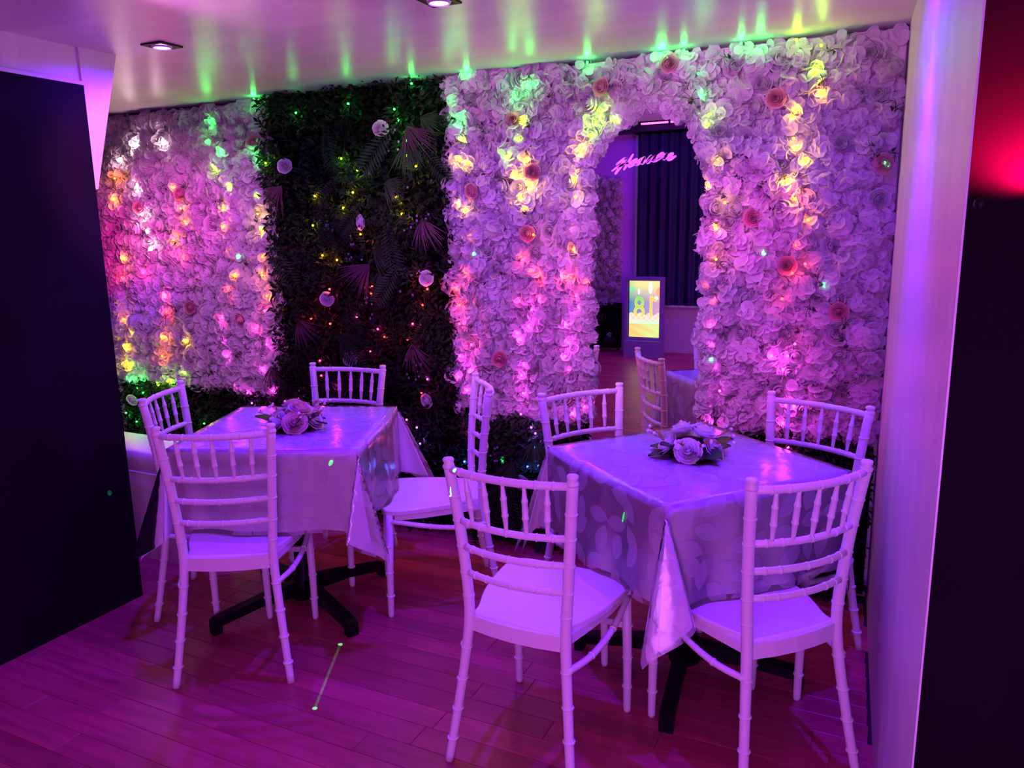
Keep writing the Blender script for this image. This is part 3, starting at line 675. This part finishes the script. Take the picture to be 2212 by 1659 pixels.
def wash(x, y, z, label, power, col=C_WASH, rad=.16):  # unseen fill lamp on a made-up stand, lifts surfaces facing the camera
    t = thing('fill_light', label, 'stage light', (x, y, 0))
    mb = MB(); mb.tube([(0, 0, .02), (0, 0, z-.1)], .015, 10); part('pole', mb, M['black_metal'], t)
    for k in range(3):
        a = 2*PI*k/3+.4; mb = MB(); mb.tube([(0, 0, .45), (.3*math.cos(a), .3*math.sin(a), .012)], .011, 8); part('leg', mb, M['black_metal'], t)
    mb = MB(); mb.tube([(0, -.10, z-.03), (0, .02, z)], .09, 16); part('housing', mb, M['black_metal'], t)
    mb = MB(); mb.tube([(0, .021, z), (0, .026, z)], .08, 16); part('lens', mb, glow('fill_lens', col, 3), t)
    lamp('fill_beam', 'POINT', (0, .04+rad, z), power, col, t, rad)
wash(-1.0, -1.9, 1.55, 'added fill light on a tripod behind the camera', P_WASH)
wash(.02, -.75, .90, 'added fill light on a low tripod in the large room', 122, (.62, .14, 1.0), .32)

# ------------------------------------------------------------------ chairs
RINGS = lambda b, p, d, r: b.tube([Vector(p)-Vector(d)*.004, Vector(p)-Vector(d)*.002, Vector(p)+Vector(d)*.002, Vector(p)+Vector(d)*.004], [r*.98, r*1.2, r*1.2, r*.98], 10)
def lerp_path(pts, z):
    for a, b in zip(pts, pts[1:]):
        if a[2] <= z <= b[2]:
            t = (z-a[2])/(b[2]-a[2]); return Vector(a).lerp(Vector(b), t)
    return Vector(pts[-1])
def post_path(s):
    ctl = [(.194, -.262, 0), (.176, -.236, .15), (.158, -.210, .32), (.150, -.197, .44), (.156, -.197, .56), (.168, -.208, .72), (.184, -.229, .892)]
    return [(s*x, y, z) for x, y, z in ctl]
def smooth_path(P, n=4):
    P = [Vector(p) for p in P]; Q = []
    for i in range(len(P)-1):
        p0 = P[max(i-1, 0)]; p1 = P[i]; p2 = P[i+1]; p3 = P[min(i+2, len(P)-1)]
        for k in range(n):
            t = k/n; Q.append(.5*((2*p1)+(p2-p0)*t+(2*p0-5*p1+4*p2-p3)*t*t+(3*p1-p0-3*p2+p3)*t**3))
    Q.append(P[-1]); return Q
def rail_pts(z, bow):
    a = lerp_path(post_path(-1), z); c = lerp_path(post_path(1), z); out = []
    for i in range(9):
        t = i/8; p = a.lerp(c, t); p.y -= bow*(1-(2*t-1)**2); out.append(p)
    return out
def make_chair():
    t = link('chiavari_chair', None); m_ = M['resin']
    for s in (-1, 1):
        b = MB(); P = smooth_path(post_path(s), 4); n = len(P)
        b.tube(P, [.0125+.0035*min(1, (i/n)*2.2) - .0015*max(0, i/n-.6) for i in range(n)], 12)
        for z in (.07, .16, .25, .345, .50, .571, .65, .728, .80): 
            p = lerp_path([tuple(q) for q in P], z); RINGS(b, p, Vector((0, 0, 1)), .0150)
        po = part('back_post', b, m_, t, True)
        b = MB(); tp = Vector(post_path(s)[-1])
        b.tube([tp+Vector((0, 0, d)) for d in (-.012, -.006, -.001, .004, .008, .014, .018)], [.0150, .0172, .0150, .0118, .0150, .0162, .0135], 12)
        part('finial', b, m_, po, True)
        b = MB(); x = s*.193
        b.tube([(x, .19, 0), (x, .19, .01), (x, .187, .2), (x*.98, .178, .43)], [.0105, .0125, .0145, .0160], 12)
        for z in (.09, .19, .30): RINGS(b, (x, .188, z), Vector((0, 0, 1)), .0142)
        part('front_leg', b, m_, t, True)
        b = MB(); br = smooth_path([(s*.163, -.214, .352), (s*.190, -.11, .352), (s*.204, .02, .372), (s*.197, .175, .405)], 5)
        b.tube(br, .0098, 10)
        for i in (5, 10): RINGS(b, br[i], (br[i+1]-br[i]).normalized(), .0098)
        part('side_brace', b, m_, t, True)
    for z, bow in ((.878, .036), (.728, .034), (.650, .032), (.571, .028)):
        b = MB(); P = rail_pts(z, bow); b.tube(P, .0108 if z > .8 else .0098, 10)
        for i in (1, 2, 4, 6, 7): RINGS(b, P[i], (P[i+1]-P[i]).normalized(), .0105 if z > .8 else .0096)
        part('rail', b, m_, t, True)
    A, Bq = rail_pts(.874, .036), rail_pts(.731, .034)
    for k in range(5):
        u_ = (k+1)/6*8; i = int(u_); f_ = u_-i
        a = A[i].lerp(A[min(i+1, 8)], f_); c = Bq[i].lerp(Bq[min(i+1, 8)], f_)
        b = MB(); pr = [(0, .0052), (.1, .0055), (.28, .0076), (.30, .0095), (.33, .0095), (.35, .0080), (.5, .0086), (.62, .0082), (.64, .0100), (.67, .0100), (.69, .0078), (.9, .0058), (1, .0054)]
        b.tube([a.lerp(c, q) for q, _ in pr], [r_ for _, r_ in pr], 8); part('spindle', b, m_, t, True)
    # seat: waisted at the back, rounded front
    half = [(0, -.205), (.128, -.200), (.142, -.17), (.150, -.14), (.166, -.10), (.185, -.04), (.200, .04), (.208, .11), (.207, .155), (.196, .185), (.175, .202), (.11, .211), (0, .214)]
    hs = smooth_path([(x, y, 0) for x, y in half], 3)
    o2 = [(p.x, p.y) for p in hs] + [(-p.x, p.y) for p in hs[-2:0:-1]]
    b = MB(); n = len(o2); lay = [(.97, .426), (1.0, .431), (1.0, .445), (.992, .4490), (.975, .4505), (.85, .4490), (.5, .4465), (.1, .4455)]
    for s_, z in lay:
        for x, y in o2: b.v.append((x*s_, y*s_, z))
    for j in range(len(lay)-1):
        for i in range(n): b.f.append((j*n+i, j*n+(i+1) % n, (j+1)*n+(i+1) % n, (j+1)*n+i))
    b.f.append(tuple(range(n-1, -1, -1))); b.f.append(tuple((len(lay)-1)*n+i for i in range(n)))
    part('seat', b, m_, t)
    b = MB(); P = [(-.142, -.205), (-.07, -.216), (0, -.220), (.07, -.216), (.142, -.205)]; poly = P+[(x, y+.016) for x, y in P[::-1]]
    b.prism(poly, 'z', .398, .444); part('seat_rail', b, m_, t)
    for s in (-1, 1):
        b = MB(); P = [(s*.148, -.185), (s*.170, -.08), (s*.192, .04), (s*.196, .16)]; poly = P+[(x-s*.012, y) for x, y in P[::-1]]
        b.prism(poly if s > 0 else poly[::-1], 'z', .405, .432); part('side_rail', b, m_, t)
    b = MB(); b.box(-.19, .19, .178, .192, .292, .312); part('stretcher', b, m_, t)
    b = MB(); b.box(-.185, .185, .170, .186, .405, .430); part('front_rail', b, m_, t)
    return t
chairs = [
 (-2.059, 1.986, 29.0, 'white chair with its back to the camera at the table by the black partition'),
 (-2.412, 2.260, -63.0, 'white chair at the left end of the table nearest the black partition'),
 (-2.247, 2.700, 189.3, 'white chair standing against the tall dark leaf panel'),
 (-1.673, 2.650, 126.6, 'white chair turned sideways between the two tables, its whole seat in view'),
 (-.862, 2.660, 235.6, 'white chair by the left edge of the mirror, behind the right-hand table'),
 (-.284, 2.705, 157.8, 'white chair in the back corner by the right-hand wall'),
 (-.860, 1.985, -1.8, 'white chair in the middle foreground, drawn up to the right-hand table'),
 (-.312, 2.187, 47.2, 'white foreground chair nearest the right-hand wall, its back towards the camera'),
]
ch0 = make_chair()
for i, (x, y, a, lab) in enumerate(chairs):
    c = ch0 if i == 0 else copy_tree(ch0)
    c.location = (x, y, 0); c.rotation_euler = (0, 0, math.radians(a)); tag(c, lab, 'chair', 'white chairs around the two tables')

# ------------------------------------------------------------------ tables
def cloth_mesh(name, a, Lh, z0, mat_, seed, out0=.0, flare=.05, o_amp=.30, t_amp=.30, wave=.012, edge_r=.006, tight=()):
    r_ = random.Random(seed); ph = [r_.uniform(0, 6) for _ in range(8)]
    s1 = list(np.linspace(-a-Lh, -a, 16)[:-1]) + list(np.linspace(-a, a, 25)) + list(np.linspace(a, a+Lh, 16)[1:])
    n = len(s1); vs = []; uv = []
    for u_ in s1:
        for v_ in s1:
            du, dv = max(0, abs(u_)-a), max(0, abs(v_)-a); su, sv = (1 if u_ >= 0 else -1), (1 if v_ >= 0 else -1)
            A = a+out0
            cu, cv = max(-A, min(A, u_*A/a)), max(-A, min(A, v_*A/a))
            if du == 0 and dv == 0: p = (u_*A/a, v_*A/a, z0 + .0008*math.sin(9*u_+ph[0])*math.sin(8*v_+ph[1]))
            elif du > 0 and dv > 0:
                r = math.hypot(du, dv); th = math.atan2(dv, du); sid = (0 if su > 0 else 1)+(0 if sv > 0 else 2)
                o = o_amp*math.sin(2*th)*(.85+.3*math.sin(ph[sid]))*(.12 if sid in tight else 1); tt = t_amp*math.sin(4*th)*.45 + t_amp*.55*math.sin(6*th)*math.sin(2*th) + .16*math.sin(2*th)*math.sin(ph[sid+2])
                dx, dy = su*.7071, sv*.7071; px_, py_ = -dy*su*sv, dx*su*sv
                d = Vector((o*dx+tt*px_, o*dy+tt*py_, -1)); d.normalize()
                p = Vector((su*A, sv*A, z0))+d*r
            else:
                if du > 0: l, t = du, v_/a; k = 0 if su > 0 else 1
                else: l, t = dv, u_/a; k = 2 if sv > 0 else 3
                env = (1-abs(t)**6); q = l/Lh
                ou = (flare*l + wave*q*math.sin(5.2*t+ph[k]) + wave*.6*q*math.sin(11*t+ph[k+4]))*env + edge_r*min(1, l/.01)*env
                z = z0-l*(.995)
                p = (su*(A+ou), cv, z) if du > 0 else (cu, sv*(A+ou), z)
            vs.append(tuple(p)); uv.append((u_, v_))
    fs = [(i*n+j, (i+1)*n+j, (i+1)*n+j+1, i*n+j+1) for i in range(n-1) for j in range(n-1)]
    me = bpy.data.meshes.new(name); me.from_pydata(vs, [], fs); ul = me.uv_layers.new(name='UVMap')
    li = np.zeros(len(me.loops), dtype=np.int32); me.loops.foreach_get('vertex_index', li)
    ul.data.foreach_set('uv', np.array(uv, dtype=np.float32)[li].ravel()+np.float32(3.3+seed*.37))
    me.polygons.foreach_set('use_smooth', [True]*len(me.polygons)); me.materials.append(mat_); me.update(); return me
def table(cx, cy, rot, tl, cl, vl, seed, tight=()):
    t = thing('pedestal_table', tl, 'table', (cx, cy, 0), math.radians(rot), 'square pedestal tables')
    a = .345
    mb = MB(); mb.box(-a, a, -a, a, .725, .757); part('tabletop', mb, M['board'], t)
    mb = MB(); mb.tube([(0, 0, .03), (0, 0, .10), (0, 0, .13), (0, 0, .725)], [.055, .05, .034, .034], 16); part('column', mb, M['black_metal'], t, True)
    mb = MB(); mb.box(-.14, .14, -.14, .14, .71, .725); part('mounting_plate', mb, M['black_metal'], t)
    for k in range(4):
        q = PI/4+k*PI/2
        ft = MB(); prof = [(.0, .045), (.0, .115), (.16, .095), (.375, .062), (.395, .05), (.395, .0), (.362, .0), (.358, .030), (.2, .05)]
        ft.prism([(x, z) for x, z in prof], 'y', -.022, .022)
        o = part('foot', ft, M['black_metal'], t); o.rotation_euler = (0, 0, q)
    c = link('tablecloth', cloth_mesh('tablecloth', a+.003, .300, .7595, M['cloth'], seed, .0, .045, .25, .30, tight=tight), None, (cx, cy, 0), (0, 0, math.radians(rot)))
    tag(c, cl, 'tablecloth', 'white tablecloths')
    v = link('vinyl_table_cover', cloth_mesh('vinyl_table_cover', a+.004, .312, .7625, M['vinyl'], seed, .003, .06, .30, .33, .013, .010, tight), None, (cx, cy, 0), (0, 0, math.radians(rot)))
    tag(v, vl, 'table cover', 'clear vinyl covers with leaf print')
table(-2.118, 2.345, 22.3, 'square table with a black cross-shaped base near the black partition', 'white cloth hanging over the table near the black partition', 'glossy clear leaf-print vinyl cover on the table near the black partition', 1)
table(-.558, 2.503, 50.5, 'square table with a black cross-shaped base in front of the mirror', 'white cloth hanging over the table in front of the mirror', 'glossy clear leaf-print vinyl cover on the table in front of the mirror', 4, (2,))

# ------------------------------------------------------------------ flower centrepieces
def centrepiece(x, y, label, cols, seed, rz):
    r_ = random.Random(seed); t = thing('flower_centrepiece', label, 'flower arrangement', (x, y, .7645), rz, 'table centrepieces')
    b = MB(); b.tube([(0, 0, 0), (0, 0, .02), (0, 0, .05), (0, 0, .06)], [.07, .07, .05, .02], 14); part('moss_base', b, M['leaf'], t)
    RM = {k: rose(80+i, .040, 'Z', ((2, .10, .09, 1.0), (3, .24, .22, 1.0), (4, .42, .44, .95), (5, .62, .70, .84), (6, .82, .98, .66), (6, .95, 1.22, .46))).mesh('rose', True, [M[k]]) for i, k in enumerate(('rose_white', 'petal_blush', 'petal_pink'))}
    for i, c in enumerate(cols):
        if i < 2: px_, py_, pz, tilt, az = (-.028, .012, .078, .35, PI*.8) if i == 0 else (.030, .006, .076, .35, .2)
        else:
            az = 2*PI*(i-2)/(len(cols)-2)-PI/2; px_, py_, pz, tilt = .070*math.cos(az), .070*math.sin(az), .034, .88
        q = Vector((math.cos(az)*math.sin(tilt), math.sin(az)*math.sin(tilt), math.cos(tilt))).to_track_quat('Z', 'Y').to_euler()
        link('rose', RM[c], t, (px_, py_, pz-.008), q, (r_.uniform(.85, 1.02),)*3)
    for k in range(9):
        az = 2*PI*k/9+r_.uniform(-.2, .2); b = MB(); d = Vector((math.cos(az), math.sin(az), 0)); l = r_.uniform(.085, .115); w_ = .060; roll = r_.uniform(-.7, .7); s_ = Vector((-d.y, d.x, 0))
        base = d*.040+Vector((0, 0, .012)); lift = r_.uniform(-.004, .02) if k % 3 else .05
        pts = []
        for j in range(6):
            tt = j/5; c = base+d*l*tt+Vector((0, 0, lift*tt - .010*tt*tt)); ww = w_*.5*math.sin(PI*(.08+.90*tt))
            k_ = s_*math.cos(roll)+Vector((0, 0, math.sin(roll))); c = c+Vector((0, 0, abs(math.sin(roll))*w_*.35)); pts += [c+k_*ww+Vector((0, 0, .005)), c-Vector((0, 0, .001)), c-k_*ww+Vector((0, 0, .005))]
        b.add(pts, [(j*3+i, j*3+i+1, j*3+i+4, j*3+i+3) for j in range(5) for i in (0, 1)]); part('leaf', b, M['dark_leaf_big'], t, True)
    for k in range(8):
        az = 2*PI*k/8+.5+r_.uniform(-.25, .25); d = Vector((math.cos(az), math.sin(az), .55)); b = MB(); p0 = Vector((math.cos(az)*.05, math.sin(az)*.05, .03)); p1 = p0+d*.085
        b.tube([p0, p1], .0012, 4)
        for j in range(12):
            c = p0.lerp(p1, .35+.65*j/12); leafblade(b, c, d+Vector((r_.uniform(-.9, .9), r_.uniform(-.9, .9), r_.uniform(-.2, .9))), Vector((0, 0, 1)), .022, .008)
        sp = part('dried_sprig', b, M['gold'], t)
        for j in range(3):
            b = ball(.0058, 8, 6); c = p1+Vector((r_.uniform(-.014, .014), r_.uniform(-.014, .014), r_.uniform(-.012, .012))); link('berry', b.mesh('berry', True, [M['berry']]), t, c)
centrepiece(-2.085, 2.325, 'centrepiece of pink and white roses on the table near the black partition', ['petal_blush', 'petal_blush', 'rose_white', 'petal_blush', 'rose_white', 'petal_blush', 'rose_white', 'petal_pink'], 5, -.35)
centrepiece(-.562, 2.535, 'centrepiece of all-white roses with dark leaves on the table by the mirror', ['rose_white']*7, 6, .1)

# ------------------------------------------------------------------ padded bench behind the partition
bt = thing('padded_bench', 'white padded bench half hidden behind the black partition', 'bench', (-3.34, 2.50, 0))
def rounded(b, x0, x1, y0, y1, z0, z1, r):
    poly = []
    for cx_, cy_, a0 in ((x1-r, y1-r, 0), (x0+r, y1-r, PI/2), (x0+r, y0+r, PI), (x1-r, y0+r, 1.5*PI)):
        for k in range(6): q = a0+PI/2*k/5; poly.append((cx_+r*math.cos(q), cy_+r*math.sin(q)))
    n = len(poly); cx_, cy_ = (x0+x1)/2, (y0+y1)/2; lay = [(z0, 1.0), (z1-r, 1.0)]
    for k in range(1, 6): q = PI/2*k/5; lay.append((z1-r+r*math.sin(q), 1-(1-math.cos(q))*r/((x1-x0)/2)))
    for z, s_ in lay:
        for x, y_ in poly: b.v.append((cx_+(x-cx_)*s_, cy_+(y_-cy_)*s_, z))
    o = len(b.v)-n*len(lay)
    for j in range(len(lay)-1):
        for i in range(n): b.f.append((o+j*n+i, o+j*n+(i+1) % n, o+(j+1)*n+(i+1) % n, o+(j+1)*n+i))
    b.f.append(tuple(o+i for i in range(n-1, -1, -1))); b.f.append(tuple(o+(len(lay)-1)*n+i for i in range(n)))
mb = MB(); rounded(mb, -.36, .49, -.115, .14, .43, .530, .03); part('seat_pad', mb, M['bench'], bt, True)
mb = MB(); rounded(mb, -.352, .482, -.107, .132, .0, .432, .012); part('skirt', mb, M['bench'], bt, True)
mb = MB(); mb.tube([(.486, -.10, .432), (.486, .12, .432)], .006, 8); mb.tube([(-.34, -.111, .432), (.47, -.111, .432)], .006, 8); part('piping', mb, M['bench'], bt, True)

# ------------------------------------------------------------------ red uplight on the dark wall beside the camera
ut = thing('wall_uplight', 'small dark wall fitting throwing red light up the wall beside the camera', 'wall light', (.215, 1.353, 1.50))
mb = MB(); mb.tube([(0, -.03, 0), (0, -.03, .05)], .03, 14); part('shade', mb, M['black_metal'], ut, True)
mb = MB(); mb.box(-.014, .014, -.03, 0, .01, .03); part('bracket', mb, M['black_metal'], ut)
lamp('uplight_beam', 'SPOT', (-.025, -.045, .055), 85, (1, .0, .08), ut, .012, (-.065, 0, .15), math.radians(120), .9)
ht = thing('wall_hook', 'small dark knob on the corner of the wall beside the camera', 'hook', (.112, 1.352, 1.543))
mb = MB(); mb.tube([(0, 0, 0), (0, -.012, 0), (0, -.016, 0), (0, -.024, 0)], [.006, .005, .010, .008], 12); part('knob', mb, M['black_metal'], ht, True)

# ------------------------------------------------------------------ the large room, seen in the mirror
flower_panel('white flower wall panel reflected in the mirror beside the dark curtain', -3.95, -3.03, .60, 2.13, False, 104, .115, ybase=YB+.052, facing=-1)
leaf_panel('low leaf panel reflected in the mirror under the far white flowers', -3.95, -3.02, .035, .60, 2600, 205, depth=.08, ybase=YB+.092, facing=-1, palms=7, roses=[(-3.12, .2)])
ct = thing('blackout_curtain', 'dark blue pleated curtain over the window reflected in the mirror', 'curtain', (-2.2, YB+.09, .60))
b = MB(); n = 130; x0, x1 = -.60, .95
for i in range(n+1):
    x = x0+(x1-x0)*i/n; d = .028*math.sin(i*.62)+.012*math.sin(i*.23+1)
    b.v += [(x, d*1.15, 0), (x, d, 1.0), (x, d*.8, 2.02)]
for i in range(n): b.f += [(i*3, i*3+3, i*3+4, i*3+1), (i*3+1, i*3+4, i*3+5, i*3+2)]
part('cloth', b, M['curtain'], ct, True)
mb = MB(); mb.tube([(x0-.05, 0, 2.025), (x1+.05, 0, 2.025)], .012, 10); part('rail', mb, M['black_metal'], ct, True)
wt = struct('window_1', (lambda q: (q.box(-2.83, -1.2, YB+.002, YB+.012, .60, 2.60), q)[1])(MB()), M['dark_board'])
boxobj('frame', (-2.86, -2.83, YB+.001, YB+.05, .58, 2.62), M['bare'], wt); boxobj('frame', (-1.2, -1.17, YB+.001, YB+.05, .58, 2.62), M['bare'], wt)
boxobj('sill', (-2.88, -1.15, YB+.001, YB+.07, .565, .59), M['bare'], wt)
struct('beam_far', (lambda q: (q.box(-5.1, 3.0, YB, YB+.22, 2.635, 2.80), q)[1])(MB()), M['beam'])
lp = thing('led_tube', 'magenta light tube on the dark beam reflected at the top of the mirror', 'light tube', (-2.45, YB+.235, 2.715))
mb = MB(); mb.box(-.32, .32, -.02, 0, -.015, .02); part('holder', mb, M['black_metal'], lp)
E_TUBE = glow('magenta_tube', (1, .08, 1), 5)
for a_, c_ in ((-.29, .03), (.06, .29)):
    mb = MB(); mb.tube([(a_, .012, 0), (c_, .012, 0)], .011, 10); part('tube', mb, E_TUBE, lp, True)

# advertising screen with the birthday cake picture (reads 18 in the room, reversed in the mirror)
st = thing('advertising_screen', 'lit portrait screen showing a birthday cake with number candles, in a glittery frame', 'screen', (-2.612, -2.52, 0))
mb = MB(); mb.box(-.225, .225, -.09, .09, 0, .195); part('base', mb, M['violet_box'], st)
mb = MB(); mb.box(-.195, .195, -.05, .0, .20, .93); part('casing', mb, M['black_metal'], st)
for nme, bx_ in (('frame_bar', (-.235, -.197, -.05, .03, .19, .955)), ('frame_bar', (.197, .235, -.05, .03, .19, .955)), ('frame_bar', (-.197, .197, -.05, .03, .915, .955)), ('frame_bar', (-.197, .197, -.05, .03, .19, .228))):
    boxobj(nme, bx_, M['violet_box'], st)
b = MB(); r_ = random.Random(9)
for i in range(150):
    e = r_.choice((0, 0, 1, 1, 2, 3)); s_ = r_.random()
    x, z = ((-.216, .2+.74*s_), (.216, .2+.74*s_), (-.2+.4*s_, .935), (-.2+.4*s_, .209))[e]
    x += r_.uniform(-.012, .012); z += r_.uniform(-.012, .012); q = .004
    b.add([(x-q, .031, z), (x, .031, z-q), (x+q, .031, z), (x, .031, z+q), (x, .035, z)], [(0, 1, 4), (1, 2, 4), (2, 3, 4), (3, 0, 4)])
o = part('rhinestones', b, M['rhine'], st); o['kind'] = 'stuff'
def cake(u_, v):        # u: left to right as the mirror shows it, v: 0 bottom, 1 top
    def mix(a, c, t): t = max(0, min(1, t)); return tuple(p+(q-p)*t for p, q in zip(a, c))
    def seg(x, y, x0, y0, x1, y1):
        dx, dy = x1-x0, y1-y0; t = max(0, min(1, ((x-x0)*dx+(y-y0)*dy)/(dx*dx+dy*dy))); return math.hypot(x-x0-t*dx, y-y0-t*dy)
    X, Y = u_*.55, v
    c = mix((.35, .55, .75), (.85, .62, .80), u_*1.1); c = mix(c, (1., .93, .62), (v-.62)/.3); c = mix(c, (.55, .80, .55), (.30-u_)*1.6*(v > .7))
    if math.hypot(X-.05, Y-.85) < .035: c = (.45, 1, .72)
    if math.hypot(X-.49, Y-.70) < .04: c = (.85, .95, .9)
    if math.hypot(X-.55, (Y-.80)*.8) < .07: c = (1., .70, .55)
    if v < .42+.02*math.sin(u_*21): c = mix((1., .82, .72), (1, .95, .9), .5+.5*math.sin(u_*34)*math.sin(v*60))
    if v < .30+.012*math.sin(u_*30): c = (.86, 1, .84)
    if v < .24: c = mix((1., .80, .50), (.85, 1, .62), u_*.9+.25*math.sin(v*40+u_*9))
    d8 = min(abs(math.hypot((X-.185), (Y-.615)*.80)-.062), abs(math.hypot((X-.185), (Y-.445)*.80)-.075))
    if d8 < .026 and v > .37: c = mix((.95, .98, .45), (.55, .92, .40), (v-.45)*3) if d8 > .012 else mix((1., .78, .38), (.50, .90, .45), (v-.45)*4)
    d1 = min(seg(X, Y, .40, .38, .40, .71), seg(X, Y, .40, .70, .475, .665))
    if d1 < .027 and v > .37: c = (1., .95, .55) if d1 > .013 else (1., .78, .40)
    for fx, fy, fh, fw_ in ((.175, .81, .055, .022), (.385, .88, .11, .038)):
        if ((X-fx)/fw_)**2+((Y-fy)/fh)**2 < 1: c = (1, 1, .95)
    return c
nx_, nz_ = 130, 236; sx0, sx1, sz0, sz1 = -.185, .185, .235, .908
vs = [(sx0+(sx1-sx0)*i/nx_, .006, sz0+(sz1-sz0)*k/nz_) for k in range(nz_+1) for i in range(nx_+1)]
fs = [(k*(nx_+1)+i, (k+1)*(nx_+1)+i, (k+1)*(nx_+1)+i+1, k*(nx_+1)+i+1) for k in range(nz_) for i in range(nx_)]
me = bpy.data.meshes.new('display'); me.from_pydata(vs, [], fs)
ca = me.color_attributes.new('picture', 'FLOAT_COLOR', 'POINT'); cd = np.ones((len(vs), 4), dtype=np.float32)
for i, v in enumerate(vs): cd[i, :3] = [q**2.2 for q in cake((v[0]-sx0)/(sx1-sx0), (v[2]-sz0)/(sz1-sz0))]
ca.data.foreach_set('color', cd.ravel()); me.update()
ms = bpy.data.materials.new('screen_picture'); ms.use_nodes = True; ms.node_tree.nodes.remove(bsdf(ms)); e = N(ms, 'ShaderNodeEmission'); e.inputs[1].default_value = 1.25
at_ = N(ms, 'ShaderNodeAttribute', attribute_name='picture'); L(ms, at_.outputs['Color'], e.inputs[0]); L(ms, e.outputs[0], outn(ms).inputs[0]); me.materials.append(ms)
link('display', me, st)
